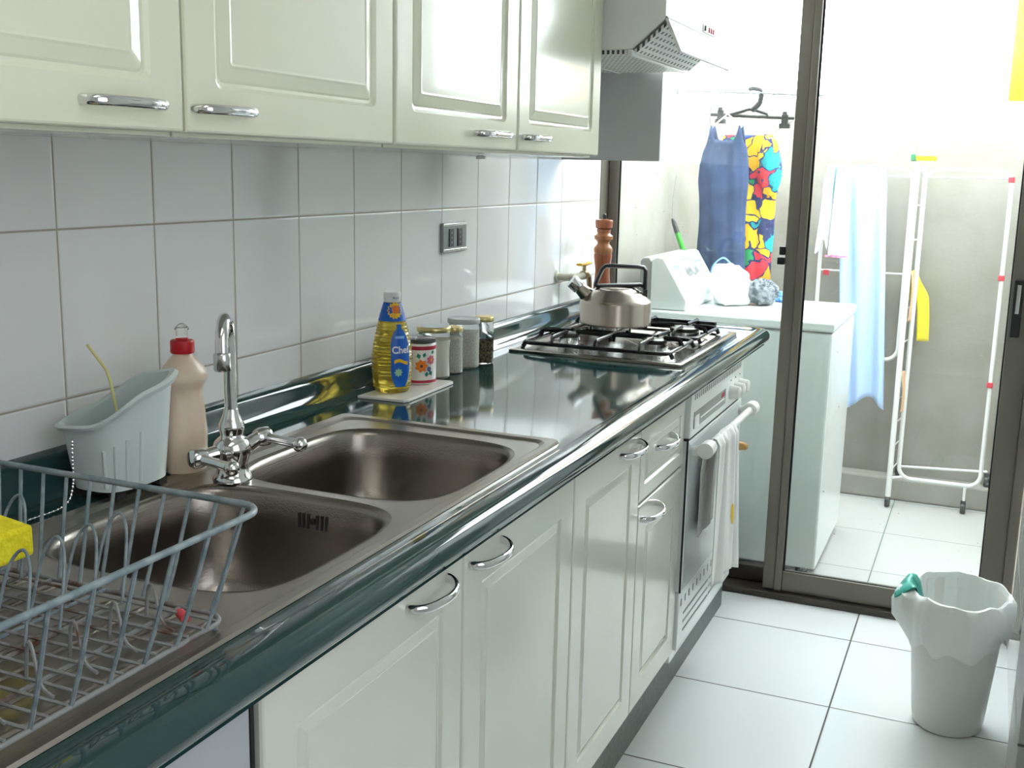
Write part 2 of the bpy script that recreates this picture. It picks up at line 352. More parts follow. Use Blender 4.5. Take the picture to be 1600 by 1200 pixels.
def text_mesh(bm, s, size, place, extrude=0.0003, bold=0.0):
    """adds text outlines turned to mesh; place(u,v,t)->world point"""
    cu = bpy.data.curves.new('t', 'FONT'); cu.body = s; cu.size = size; cu.extrude = extrude; cu.align_x = 'CENTER'; cu.offset = bold
    o = bpy.data.objects.new('t', cu); C.objects.link(o)
    dg = bpy.context.evaluated_depsgraph_get(); me = bpy.data.meshes.new_from_object(o.evaluated_get(dg))
    vs = [bm.verts.new(place(v.co.x, v.co.y, v.co.z)) for v in me.vertices]
    for p in me.polygons:
        try: bm.faces.new([vs[i] for i in p.vertices])
        except ValueError: pass
    bpy.data.objects.remove(o); bpy.data.curves.remove(cu); bpy.data.meshes.remove(me)

ZC = 0.915
# ------------------------------------------------------------ setting
struct('wall_left', box(nb(), (-0.12, -2.7, 0), (0, 2.02, 2.45)), 'walltile')
def bars(lst):
    b = nb()
    for a, c in lst: box(b, a, c)
    return b
struct('wall_right', bars([((1.355, -2.7, 0), (1.5, -1.45, 2.45)), ((1.355, -0.35, 0), (1.5, 2.02, 2.45)), ((1.355, -1.45, 0), (1.5, -0.35, 0.85)), ((1.355, -1.45, 2.1), (1.5, -0.35, 2.45))]), 'walltile_r')
w1 = struct('added_fill_window', bars([((1.38, -1.45, 0.85), (1.42, -1.41, 2.1)), ((1.38, -0.39, 0.85), (1.42, -0.35, 2.1)), ((1.38, -1.41, 0.85), (1.42, -0.39, 0.89)), ((1.38, -1.41, 2.06), (1.42, -0.39, 2.1))]), 'alu', bev=0.003)  # added unseen window behind the camera, lets in sky light as kitchen fill
obj('glass_pane', box(nb(), (1.398, -1.41, 0.89), (1.402, -0.39, 2.06)), 'fill_pane', w1)
struct('wall_back', box(nb(), (-0.12, -2.82, 0), (1.5, -2.7, 2.45)), 'paint')
struct('ceiling', box(nb(), (-0.12, -2.82, 2.45), (1.5, 2.2, 2.55)), 'paint')
struct('floor', box(nb(), (-0.12, -2.82, -0.1), (1.5, 2.1, 0)), 'floor')
struct('floor_balcony', box(nb(), (-0.12, 2.1, -0.1), (1.62, 3.62, 0)), 'balcfloor')
struct('wall_balcony_left', box(nb(), (-0.14, 2.14, 0), (-0.005, 3.62, 1.41)), 'plaster')
struct('wall_balcony_upper', box(nb(), (-0.14, 2.14, 1.41), (-0.008, 3.62, 2.3)), 'paint')
struct('wall_balcony_far', box(nb(), (-0.005, 3.5, 0), (1.62, 3.62, 1.68)), 'plaster')
struct('wall_balcony_right', box(nb(), (1.5, 2.14, 0), (1.62, 3.5, 1.68)), 'plaster')
struct('trim_1', box(nb(), (0, 3.41, 0), (1.5, 3.5, 0.1)), 'plaster', bev=0.01)      # kerb at the foot of the balcony wall
struct('trim_2', box(nb(), (1.338, 0.75, 0), (1.356, 1.06, 2.1)), 'jambtile', bev=0.002)
struct('wall_lintel', box(nb(), (-0.12, 2.02, 2.43), (1.5, 2.14, 2.45)), 'paint')

# sliding door: left (far) leaf fixed, right (near) leaf closed
d0 = struct('door_1', bars([((-0.04, 2.03, 0), (1.355, 2.15, 0.022)), ((-0.04, 2.145, 0.022), (1.355, 2.15, 0.03))]), 'alu_dark', bev=0.002)   # track
for nm, a, c in (('jamb', (-0.035, 2.03, 0.022), (0.0, 2.15, 2.41)), ('jamb', (1.325, 2.03, 0.022), (1.355, 2.15, 2.41)), ('head', (-0.035, 2.03, 2.41), (1.355, 2.15, 2.43))):
    obj(nm, box(nb(), a, c), 'alu', d0, bev=0.003)
dl = obj('fixed_leaf', bars([((0.0, 2.105, 0.024), (0.035, 2.135, 2.40)), ((0.61, 2.105, 0.024), (0.65, 2.135, 2.40)),
      ((0.035, 2.105, 2.35), (0.61, 2.135, 2.40))]), 'alu', d0, bev=0.003)
obj('bottom_rail', box(nb(), (0.035, 2.105, 0.024), (0.61, 2.135, 0.078)), 'alu_dark', dl, bev=0.003)
obj('glass_pane', box(nb(), (0.035, 2.118, 0.078), (0.61, 2.122, 2.35)), 'pane', dl)
obj('gasket', bars([((0.032, 2.112, 0.078), (0.040, 2.116, 2.35))]), 'gasket', dl)
dr = obj('sliding_leaf', bars([((0.606, 2.055, 0.024), (0.645, 2.085, 2.40)), ((0.645, 2.048, 0.024), (0.668, 2.092, 2.40)), ((1.262, 2.055, 0.024), (1.326, 2.085, 2.40)),
      ((0.668, 2.055, 0.024), (1.262, 2.085, 0.092)), ((0.668, 2.055, 2.34), (1.262, 2.085, 2.40))]), 'alu', d0, bev=0.003)
obj('glass_pane', box(nb(), (0.668, 2.068, 0.092), (1.262, 2.072, 2.34)), 'pane', dr)
obj('gasket', bars([((0.668, 2.062, 0.092), (0.674, 2.067, 2.34)), ((0.668, 2.062, 0.088), (1.262, 2.067, 0.094)), ((1.258, 2.062, 0.092), (1.263, 2.067, 2.34))]), 'gasket', dr)
hb = nb(); box(hb, (1.268, 2.040, 0.92), (1.296, 2.056, 1.09)); obj('door_pull', hb, 'blackp', dr, bev=0.004)
hb = nb(); box(hb, (1.276, 2.036, 0.99), (1.288, 2.041, 1.075)); obj('pull_recess', hb, 'chrome_dull', dr, bev=0.002)
hb = nb(); box(hb, (0.588, 2.05, 1.125), (0.606, 2.07, 1.152)); box(hb, (0.583, 2.05, 1.095), (0.606, 2.066, 1.118)); obj('door_latch', hb, 'blackp', dr, bev=0.003)

# ------------------------------------------------------------ base cabinets
def door_bm(bm, y0, y1, z0, z1, xf, t, inset, up=False, groove=True):
    rings = []
    def ring(ins, x, r=0.003):
        return [(x, u, v) for u, v in rrect(y0+ins, z0+ins, y1-ins, z1-ins, max(r, 0.001), 4)]
    seq = [(0, xf-t, .002), (0, xf-0.004, .002), (0.0015, xf-0.001, .003), (0.004, xf, .004)]
    if groove:
        q = 0.012 if up else 0.004; kk = 1.0 if up else 0.62
        seq += [(inset-0.003*kk, xf, q), (inset+0.002*kk, xf-0.0045, q), (inset+0.006*kk, xf-0.005, q*.8), (inset+0.009*kk, xf-0.0035, q*.7), (inset+0.024*kk, xf-0.0005, q*.4), (inset+0.027*kk, xf+0.0005, q*.4), (inset+0.030*kk, xf, q*.4)]
    for ins, x, r in seq: rings.append(ring(ins, x, r))
    loft(bm, rings); return bm
def bow_handle(bm, x, y0, y1, z, out=0.03, r=0.0062, slope=0.0):
    d = 1 if y1 > y0 else -1
    if out > 0.029:
        w_ = abs(y1-y0); pts = [(x-0.003, y0, z+0.001), (x+0.008, y0+d*0.002, z), (x+0.020, y0+d*0.12*w_, z-0.001), (x+0.028, y0+d*0.27*w_, z-0.003), (x+0.030, y0+d*0.45*w_, z-0.004), (x+0.028, y0+d*0.65*w_, z-0.004), (x+0.023, y0+d*0.84*w_, z-0.004), (x+0.012, y0+d*0.97*w_, z-0.004), (x-0.003, y1, z-0.004)]
        tube(bm, smoothpath(pts, 5), 0.0068, 10, sq=(1.0, 0.72, (0, 0, 1))); return bm
    pts = [(x-0.003, y0, z), (x+0.010, y0+d*0.001, z), (x+out*0.78, y0+d*0.007, z), (x+out, y0+d*0.028, z), (x+out*1.02, (y0+y1)/2, z), (x+out, y1-d*0.028, z), (x+out*.78, y1-d*0.007, z), (x+0.010, y1-d*0.001, z), (x-0.003, y1, z)]
    tube(bm, smoothpath(pts, 5), r, 10, sq=(1.0, 0.72, (0, 0, 1))); return bm
XF = 0.585; ZB = 0.235; ZT = 0.862
def base_unit(y0, y1, label, fronts, name='base_cabinet', carc='carcass', front='cream'):
    """fronts: list of (kind, y0, y1, z0, z1, handle y0,y1,z)"""
    t = thing(name, label, 'cabinet', ((XF-0.02)/2, (y0+y1)/2, 0.2))
    yA, yB, xB = y0+0.0005, y1-0.0005, XF-0.022
    obj('body', bars([((0.03, yA, 0.2), (xB, yA+0.015, 0.872)), ((0.03, yB-0.015, 0.2), (xB, yB, 0.872)), ((0.03, yA+0.015, 0.2), (xB, yB-0.015, 0.215)),
        ((0.03, yA+0.015, 0.215), (0.038, yB-0.015, 0.80)), ((xB-0.01, yA+0.015, 0.845), (xB, yB-0.015, 0.872))]), carc, t)
    for kd, a, b, z0, z1, hd in fronts:
        ins = 0.06 if kd == 'door' else 0.035
        d = obj(kd, door_bm(nb(), a+0.0018, b-0.0018, z0, z1, XF, 0.020, ins), front, t)
        if hd: obj('handle', bow_handle(nb(), XF, *hd), 'chrome', d, smooth=True)
    return t
base_unit(-0.648, -0.192, 'cream base cabinet under the near sink bowl, the cream door furthest left', [('door', -0.648, -0.192, ZB, ZT, (-0.244, -0.352, 0.846))])
base_unit(-0.192, 0.241, 'cream base cabinet with one wide door below the front corner of the far sink bowl', [('door', -0.192, 0.241, ZB, ZT, (-0.068, -0.175, 0.844))])
base_unit(0.241, 0.632, 'cream base cabinet with one tall door, left of the drawer unit', [('door', 0.241, 0.632, ZB, ZT, (0.607, 0.490, 0.842))])
base_unit(0.632, 0.983, 'narrow cream base cabinet with a small drawer above a door, left of the oven',
          [('drawer', 0.632, 0.983, 0.703, ZT, (0.856, 0.743, 0.802)), ('door', 0.632, 0.983, ZB, 0.697, (0.765, 0.650, 0.670))])
t = thing('dishwasher', 'bluish white flat appliance front under the worktop at bottom left, left of the cream cabinets', 'appliance', (0.3, -1.05, 0))
obj('body', box(nb(), (0.03, -1.45, 0.0), (0.55, -0.66, 0.872)), 'carcass', t)
obj('front_panel', box(nb(), (0.551, -1.449, 0.12), (0.578, -0.656, 0.870)), 'dishw', t, bev=0.003)
obj('side_strip', box(nb(), (0.551, -0.6555, 0.2), (0.578, -0.650, 0.868)), 'dark', t)
tag(obj('plinth', box(nb(), (0.4, -0.648, 0), (0.505, 1.905, 0.1995)), 'kick', bev=0.001), 'dark green plinth running along the floor under the cream cabinets', 'plinth')
tag(obj('end_panel', box(nb(), (0.03, 1.62, 0.2), (0.50, 1.90, 0.872)), 'carcass', bev=0.001), 'white filler cabinet behind the oven under the end of the worktop', 'cabinet')

# ------------------------------------------------------------ worktop
XE = 0.595
def prof(d):   # outward distance from nominal edge line -> list of (offset, z) going from top inner to bottom
    return
P = [(-0.030, ZC), (-0.024, ZC+0.0012), (-0.016, ZC+0.004), (-0.006, ZC+0.005)]
for k in range(0, 9):
    a = PI/2 - k*PI/9*1.12
    P.append((0.004+0.020*math.cos(a), ZC-0.015+0.020*math.sin(a)))
P += [(0.010, ZC-0.040), (-0.010, ZC-0.042)]
Y0C, Y1C = -1.75, 1.85; RC = 0.045
path = [(XE, Y0C, (1, 0)), (XE, 0.0, (1, 0))]
cx, cy = XE-RC, Y1C-RC
for k in range(9):
    a = PI/2*k/8; path.append((cx+RC*math.cos(a), cy+RC*math.sin(a), (math.cos(a), math.sin(a))))
path.append((0.03, Y1C, (0, 1))); path.append((0.001, Y1C, (0, 1)))
wt = thing('worktop', 'dark green glossy laminate worktop with rounded front edge running along the tiled wall', 'worktop', (0.3, 0, ZC-0.045))
b = nb()
rings = [[(x+n[0]*o, y+n[1]*o, z) for o, z in P] for x, y, n in path]
R = loft(b, rings, closed=False)
inner_top = [r[0] for r in R]; low = [r[-1] for r in R]
# top with a cut-out for the sink
corner = [b.verts.new((0.001, Y0C, ZC))]
outer = inner_top + corner
edges = []
for i in range(len(outer)):
    a, c = outer[i], outer[(i+1) % len(outer)]
    edges.append(b.edges.get((a, c)) or b.edges.new((a, c)))
hole = [b.verts.new((x, y, ZC)) for x, y in rrect(0.14, -0.93, 0.535, 0.235, 0.03, 3)]
for i in range(len(hole)): edges.append(b.edges.new((hole[i], hole[(i+1) % len(hole)])))
bmesh.ops.triangle_fill(b, use_beauty=True, edges=edges)
for v in hole:
    pass
obj('top', b, 'counter', wt, smooth=True)
b = nb(); prism(b, [(0.001, ZC), (0.052, ZC), (0.046, ZC+0.004), (0.034, ZC+0.012), (0.028, ZC+0.026), (0.026, ZC+0.040), (0.0245, ZC+0.046), (0.021, ZC+0.051), (0.015, ZC+0.0535), (0.001, ZC+0.055)], 'Y', Y0C, 1.90)
lab(obj('upstand', b, 'counter', wt, smooth=True), 'coved green upstand against the tiles')

# ------------------------------------------------------------ sink
sk = thing('double_sink', 'stainless steel inset sink with two bowls and a drainer set in the green worktop', 'sink', (0.34, -0.35, ZC))
SX0, SX1, SY0, SY1 = 0.118, 0.552, -1.00, 0.255
def skew(x, y): return x   # plate edges run parallel to the worktop
b = nb()
zt = ZC+0.004
orings = [rrect(SX0, SY0, SX1, SY1, 0.012, 4), rrect(SX0+0.002, SY0+0.002, SX1-0.002, SY1-0.002, 0.012, 4), rrect(SX0+0.016, SY0+0.016, SX1-0.014, SY1-0.016, 0.03, 4), rrect(SX0+0.026, SY0+0.026, SX1-0.020, SY1-0.022, 0.035, 4)]
ozs = [ZC+0.0005, zt+0.0005, zt, zt-0.0035]
R = [[b.verts.new((x, y, z)) for x, y in q] for q, z in zip(orings, ozs)]
for A, B in zip(R, R[1:]):
    n = len(A)
    for i in range(n): b.faces.new((A[i], A[(i+1) % n], B[(i+1) % n], B[i]))
edges = []
def loop_edges(vs):
    for i in range(len(vs)): edges.append(b.edges.get((vs[i], vs[(i+1) % len(vs)])) or b.edges.new((vs[i], vs[(i+1) % len(vs)])))
loop_edges(R[-1])
zf = zt-0.0035
def sup(cx, cy, rx, ry, e, n=56):
    out = []
    for k in range(n):
        a = 2*PI*k/n; c, s = math.cos(a), math.sin(a)
        out.append((cx+rx*abs(c)**(2/e)*(1 if c >= 0 else -1), cy+ry*abs(s)**(2/e)*(1 if s >= 0 else -1)))
    return out
bowls = [(0.346, 0.005, 0.180, 0.188), (0.341, -0.385, 0.178, 0.180)]
brims = []
for cx_, cy_, rx, ry in bowls:
    ring = [b.verts.new((x, y, zf)) for x, y in sup(cx_, cy_, rx, ry, 4.2)]
    brims.append(ring); loop_edges(ring)
bmesh.ops.triangle_fill(b, use_beauty=True, edges=edges)
obj('sink_deck', b, 'steel_plate', sk, smooth=False)
for (cx_, cy_, rx, ry) in bowls:
    b = nb(); rings = []
    for ins, z, e in ((-0.001, zf+0.0004, 4.2), (0.003, zf-0.0008, 4.2), (0.007, zf-0.004, 4.2), (0.010, zf-0.010, 4.2), (0.013, zf-0.05, 4.3), (0.018, zf-0.10, 4.4), (0.024, zf-0.135, 4.2), (0.034, zf-0.155, 4), (0.052, zf-0.166, 3.6), (0.09, zf-0.170, 3), (0.14, zf-0.172, 2.2)):
        rings.append([(x, y, z) for x, y in sup(cx_, cy_, rx-ins, ry-ins, e)])
    loft(b, rings, cap0=False, cap1=True)
    bw = obj('bowl', b, 'steel', sk, smooth=True)
    b = nb(); lathe(b, [(0.042, 0.0), (0.041, 0.002), (0.03, 0.001), (0.01, -0.001)], (cx_, cy_, zf-0.171), 24)
    obj('drain', b, 'chrome_dull', bw, smooth=True)
# overflow slots of the near bowl, on its far side wall
b = nb(); yy = -0.385+0.180-0.0135
for k in range(7):
    if k == 3: continue
    x = 0.337+k*0.0075; box(b, (x, yy-0.0006, zf-0.045), (x+0.0028, yy+0.002, zf-0.024))
lathe(b, [(0.0045, -0.0008), (0.002, -0.002)], (0.3612, yy-0.0005, zf-0.034), 12, ax='Y')
obj('overflow', b, 'dark', sk)
b = nb()
for k in range(9):     # drainer ridges
    x = 0.17+k*0.042; tube(b, [(x, -0.95, zf-0.001), (x, -0.62, zf-0.001)], 0.004, 8)
obj('drainer_ridges', b, 'steel_plate', sk, smooth=True)

# ------------------------------------------------------------ faucet
FX, FY = 0.208, -0.195; zf2 = zt
f = thing('sink_mixer_tap', 'chrome two-handle mixer tap with tall curved spout between the sink bowls', 'tap', (FX, FY, zf2-0.003))
b = nb(); lathe(b, [(0.0285, -0.003), (0.0285, 0.003), (0.026, 0.006), (0.023, 0.012), (0.021, 0.02), (0.0235, 0.028), (0.027, 0.038), (0.0275, 0.048), (0.025, 0.056), (0.020, 0.061), (0.0165, 0.064), (0.0165, 0.068), (0.0185, 0.074), (0.0185, 0.082), (0.0155, 0.088), (0.0115, 0.098), (0.0105, 0.104)], (FX, FY, zf2))
obj('tap_body', b, 'chrome', f, smooth=True)
sdx, sdy = 0.487, -0.873     # spout turned towards the near bowl
L = math.hypot(sdx, sdy); sdx /= L; sdy /= L
rs = 0.033; b = nb(); pts = [(FX, FY, zf2+0.10), (FX, FY, zf2+0.15), (FX, FY, zf2+0.207)]
for k in range(1, 11):
    a = PI - PI*1.0*k/10; pts.append((FX+sdx*rs*(1+math.cos(a)), FY+sdy*rs*(1+math.cos(a)), zf2+0.207+rs*math.sin(a)))
pts.append((FX+sdx*2*rs, FY+sdy*2*rs, zf2+0.196))
tube(b, pts, 0.0092, 14); sp_ = obj('spout', b, 'chrome', f, smooth=True)
b = nb(); lathe(b, [(0.0095, 0.026), (0.0115, 0.024), (0.0120, 0.018), (0.0120, 0.002), (0.0105, 0.0), (0.008, 0.001)], (FX+sdx*2*rs, FY+sdy*2*rs, zf2+0.172), 20)
obj('aerator', b, 'chrome_dull', sp_, smooth=True)
def tap_handle(d, up, lev):
    """side stub in direction d ending in a cap, lever in direction lev ending in a ball"""
    d = Vector(d).normalized(); b = nb(); c0 = Vector((FX, FY, zf2+0.042))
    c1 = c0+d*0.045+Vector((0, 0, up))
    tube(b, [c0+d*0.015, c0+d*0.03+Vector((0, 0, up*.4)), c1], [0.013, 0.0115, 0.0105], 14)
    tube(b, [c1-d*0.004, c1+d*0.004, c1+d*0.016, c1+d*0.020], [0.012, 0.0145, 0.0145, 0.011], 16)
    l = Vector(lev).normalized(); s = c1+d*0.008
    tube(b, [s, s+l*0.02, s+l*0.045, s+l*0.062], [0.0095, 0.007, 0.0068, 0.0085], 14)
    e = s+l*0.068
    rings = [[tuple(e+Vector((0.0115*math.sin(PI*j/8)*math.cos(2*PI*k/14), 0.0115*math.sin(PI*j/8)*math.sin(2*PI*k/14), 0.0115*math.cos(PI*j/8)))) for k in range(14)] for j in range(1, 8)]
    loft(b, rings); return b
obj('tap_handle', tap_handle((-0.45, -0.9, 0), -0.004, (1.0, -0.15, -0.06)), 'chrome', f, smooth=True)
obj('tap_handle', tap_handle((0.35, 0.93, 0), 0.012, (1.0, -0.05, -0.05)), 'chrome', f, smooth=True)

# ------------------------------------------------------------ soap bottle
bx_, by_ = 0.115, -0.185
f = thing('dish_soap_bottle', 'beige washing-up liquid bottle with red cap behind the tap', 'bottle', (bx_, by_, ZC))
b = nb(); pr = [(0.030, 0.0), (0.034, 0.003), (0.0355, 0.03), (0.036, 0.06), (0.0345, 0.09), (0.031, 0.112), (0.0305, 0.122), (0.033, 0.130), (0.0385, 0.138), (0.040, 0.144), (0.0385, 0.150), (0.030, 0.163), (0.020, 0.174), (0.0145, 0.179), (0.0135, 0.183)]
lathe(b, pr, (bx_, by_, ZC+0.001), 40, sx=0.78, sy=1.05)
for v in b.verts:     # grip flutes
    z = v.co.z-ZC
    if 0.085 < z < 0.135:
        a = math.atan2(v.co.y-by_, v.co.x-bx_); k = 1-0.05*max(0, math.cos(6*a))
        v.co.x = bx_+(v.co.x-bx_)*k; v.co.y = by_+(v.co.y-by_)*k
obj('bottle_body', b, 'soap', f, smooth=True)
b = nb(); lathe(b, [(0.0165, 0.180), (0.0175, 0.182), (0.0175, 0.197), (0.0165, 0.199), (0.009, 0.200), (0.009, 0.203)], (bx_, by_, ZC+0.001), 24)
cp = obj('cap', b, 'red', f, smooth=True)
b = nb(); lathe(b, [(0.0085, 0.2035), (0.0085, 0.214), (0.0105, 0.215), (0.0105, 0.217), (0.006, 0.222), (0.003, 0.224)], (bx_, by_, ZC+0.001), 20)
obj('push_pull_nozzle', b, 'clearp', cp, smooth=True)

# ------------------------------------------------------------ cutlery holder
f = thing('cutlery_holder', 'pale mint plastic cutlery drainer with sloping rim standing behind the sink', 'cutlery holder', (0.095, -0.31, ZC))
b = nb(); rings = []; n = 44; ccx, ccy = 0.100, -0.305
def chz(a):     # rim height round the holder: low near the camera-left, high to the right
    s = 0.5+0.5*math.cos(a-0.9); return 0.090+0.065*s**1.2
for t_ in (0, 0.02, 0.25, 0.5, 0.75, 0.93):
    ring = []
    for k in range(n):
        a = 2*PI*k/n; c, s = math.cos(a), math.sin(a); e = 2/3.2
        rx, ry = 0.046+0.013*t_, 0.060+0.012*t_
        if t_ == 0: rx -= 0.006; ry -= 0.006
        ring.append((ccx+rx*abs(c)**e*(1 if c >= 0 else -1), ccy+ry*abs(s)**e*(1 if s >= 0 else -1), ZC+0.012+chz(a)*t_))
    rings.append(ring)
def cr(t_, dr, dz):
    ring = []
    for k in range(n):
        a = 2*PI*k/n; c, s = math.cos(a), math.sin(a); e = 2/3.2
        rx, ry = 0.046+0.013*t_+dr, 0.060+0.012*t_+dr
        ring.append((ccx+rx*abs(c)**e*(1 if c >= 0 else -1), ccy+ry*abs(s)**e*(1 if s >= 0 else -1), ZC+0.012+chz(a)*t_+dz))
    return ring
rings += [cr(0.94, 0.006, 0), cr(0.99, 0.008, 0), cr(1.0, 0.003, 0.002), cr(0.99, -0.003, 0), cr(0.9, -0.004, 0), cr(0.3, -0.003, 0), cr(0.06, -0.004, 0)]
loft(b, rings, cap0=True, cap1=True)
obj('holder_body', b, 'mint', f, smooth=True)
for a in (-1.15, -0.80, -0.45, -0.10):
    pts = []
    for t_ in (0.08, 0.2, 0.4, 0.6):
        c, s_ = math.cos(a), math.sin(a); e = 2/3.2; rx, ry = 0.046+0.013*t_, 0.060+0.012*t_
        pts.append((ccx+rx*abs(c)**e*(1 if c >= 0 else -1), ccy+ry*abs(s_)**e*(1 if s_ >= 0 else -1), ZC+0.012+chz(a)*t_))
    obj('rib', tube(nb(), pts, 0.0028, 8), 'mint', f, smooth=True)
b = nb(); box(b, (ccx-0.044, ccy+0.008, ZC+0.02), (ccx+0.044, ccy+0.0105, ZC+0.095)); obj('divider', b, 'mint', f, bev=0.001)
b = nb()
for (x, y) in ((ccx+0.030, ccy+0.042), (ccx+0.030, ccy-0.042), (ccx-0.030, ccy+0.042), (ccx-0.030, ccy-0.042)):
    obj('foot', box(nb(), (x-0.008, y-0.008, ZC+0.0002), (x+0.008, y+0.008, ZC+0.0125)), 'dark', f)
tag(obj('drinking_straw', tube(nb(), [(0.115, -0.305, ZC+0.035), (0.085, -0.302, ZC+0.155), (0.077, -0.300, ZC+0.170), (0.052, -0.308, ZC+0.205)], 0.0022, 8), 'straw', smooth=True), 'thin bent pale yellow straw sticking out of the mint cutlery drainer', 'straw')
b = nb()
cpts = smoothpath([(0.100, -0.392, ZC+0.094), (0.1005, -0.394, ZC+0.07), (0.1005, -0.396, ZC+0.03), (0.10, -0.412, ZC+0.006), (0.10, -0.47, ZC+0.0035), (0.095, -0.52, ZC+0.0035), (0.10, -0.58, ZC+0.0035)], 16)
acc = 0
for i in range(1, len(cpts)):
    acc += (cpts[i]-cpts[i-1]).length
    if acc > 0.0042:
        acc = 0; p = cpts[i]
        rings = [[tuple(p+Vector((0.0021*math.sin(PI*j/4)*math.cos(2*PI*k/6), 0.0021*math.sin(PI*j/4)*math.sin(2*PI*k/6), 0.0021*math.cos(PI*j/4)))) for k in range(6)] for j in range(1, 4)]
        loft(b, rings)
tube(b, cpts, 0.0006, 5)
tag(obj('ball_chain', b, 'chrome', smooth=True), 'thin metal ball chain of the plug hanging over the mint cutlery drainer', 'chain')

# ------------------------------------------------------------ dish rack
RX0, RX1, RY0, RY1 = 0.165, 0.562, -1.16, -0.600
zr, zb = 1.038, zf+0.012
dk = thing('dish_rack', 'grey coated wire dish rack, empty and rusting, on the drainer at bottom left', 'dish rack', (0.36, -0.88, zf))
def rr3(x0, y0, x1, y1, r, z, n=6): return [(x, y, z) for x, y in rrect(x0, y0, x1, y1, r, n)]
obj('rim', tube(nb(), rr3(RX0, RY0, RX1, RY1, 0.03, zr), 0.0036, 8, closed=True), 'wire', dk, smooth=True)
ins = 0.028
bx0, bx1, byy0, byy1 = RX0+ins, RX1-ins, RY0+ins, RY1-ins
obj('base_frame', tube(nb(), rr3(bx0, byy0, bx1, byy1, 0.025, zb), 0.0028, 8, closed=True), 'rusty', dk, smooth=True)
b = nb()
k = 0; x = RX0+0.035
def side_wire(b, pt, pb):
    tube(b, [pt, (pt[0]*.35+pb[0]*.65, pt[1]*.35+pb[1]*.65, pb[2]+(pt[2]-pb[2])*.30), pb], 0.0021, 6)
while x < RX1-0.02:
    xb = bx0+(x-RX0)/(RX1-RX0)*(bx1-bx0)
    for Y, YB in ((RY1, byy1), (RY0, byy0)): side_wire(b, (x, Y, zr), (xb, YB, zb))
    x += 0.0335
y = RY0+0.04
while y < RY1-0.02:
    yb = byy0+(y-RY0)/(RY1-RY0)*(byy1-byy0)
    for X, XB in ((RX0, bx0), (RX1, bx1)): side_wire(b, (X, y, zr), (XB, yb, zb))
    y += 0.048
obj('side_wires', b, 'wire', dk, smooth=True)
b = nb()
y = byy0+0.012
while y < byy1:
    tube(b, [(bx0, y, zb+0.003), (bx1, y, zb+0.003)], 0.0017, 6); y += 0.0215
for x in (bx0+0.07, 0.30, 0.41, bx1-0.06): tube(b, [(x, byy0, zb-0.001), (x, byy1, zb-0.001)], 0.0024, 6)
obj('base_wires', b, 'rusty', dk, smooth=True)
for X0 in (0.235, 0.375):        # plate dividers: hairpin loops leaning back
    b = nb(); y = byy1-0.02
    tube(b, [(X0, byy0, zb+0.0015), (X0, byy1, zb+0.0015)], 0.002, 6)
    while y > byy0+0.02:
        pts = [(X0, y, zb), (X0+0.004, y+0.014, zb+0.055), (X0+0.010, y+0.021, zb+0.078), (X0+0.020, y+0.024, zb+0.087), (X0+0.030, y+0.021, zb+0.078), (X0+0.036, y+0.014, zb+0.055), (X0+0.040, y, zb)]
        tube(b, smoothpath(pts, 4), 0.0017, 6); y -= 0.042
    obj('plate_divider', b, 'wire', dk, smooth=True)
y = byy1-0.05
while y > byy0+0.03:      # lower wave of cup supports along the front
    pts = [(bx1-0.07, y+0.01, zb), (bx1-0.062, y+0.006, zb+0.035), (bx1-0.05, y, zb+0.040), (bx1-0.038, y-0.004, zb+0.010), (bx1-0.02, y-0.008, zb+0.004)]
    b = nb(); tube(b, smoothpath(pts, 4), 0.0017, 6); obj('cup_support', b, 'rusty', dk, smooth=True); y -= 0.05
lab(obj('red_tag', tube(nb(), [(0.485, -0.643, zb+0.001), (0.500, -0.652, zb+0.001)], 0.0050, 8), 'redclip', dk, smooth=True), 'small worn red plastic tag')
for (x, y) in ((bx0+0.01, byy0+0.01), (bx1-0.01, byy0+0.01), (bx0+0.01, byy1-0.01), (bx1-0.01, byy1-0.01)): obj('foot', tube(nb(), [(x, y, zf+0.0005), (x, y, zb-0.002)], 0.003, 8), 'wire', dk, smooth=True)
b = nb(); box(b, (0.245, -0.775, 0.982), (0.345, -0.690, 1.014))
for v in b.verts: v.co.z += (v.co.x-0.345)*-0.12
o = tag(obj('sponge', b, 'sponge', bev=0.004), 'yellow kitchen sponge lying in the dish rack at the left edge', 'sponge')

# ------------------------------------------------------------ upper cabinets
XU = 0.31; ZU0 = 1.405; ZU1 = 2.12
def upper_unit(y0, y1, label, doors):
    t = thing('wall_cabinet', label, 'cabinet', (0.15, (y0+y1)/2, ZU0))
    obj('body', box(nb(), (0.001, y0+0.001, ZU0-0.002), (XU-0.0225, y1-0.001, ZU1)), 'cream_up', t, bev=0.001)
    for a, bb, h in doors:
        d = obj('door', door_bm(nb(), a+0.002, bb-0.002, ZU0+0.003, ZU1-0.002, XU, 0.021, 0.057, up=True), 'cream_up', t)
        obj('handle', bow_handle(nb(), XU, h[0], h[1], 1.436, 0.026, 0.0062), 'chrome', d, smooth=True)
upper_unit(-0.895, -0.397, 'ivory wall cabinet at top left, its chrome handle at lower right', [(-0.895, -0.397, (-0.562, -0.448))])
upper_unit(-0.395, 0.103, 'ivory wall cabinet with one door and handle at lower left, above the tap', [(-0.395, 0.103, (-0.392+0.008, -0.281))])
upper_unit(0.106, 1.098, 'ivory double-door wall cabinet with two handles side by side, left of the extractor hood', [(0.106, 0.600, (0.401, 0.528)), (0.602, 1.098, (0.569, 0.698) if False else (0.625, 0.735))])
b = nb(); lathe(b, [(0.012, 0), (0.012, 0.006), (0.005, 0.008)], (0.10, 0.88, ZU0-0.012), 16)
tag(obj('cup_hook', b, 'white_plastic', smooth=True), 'small round white hook under the double-door wall cabinet', 'hook')
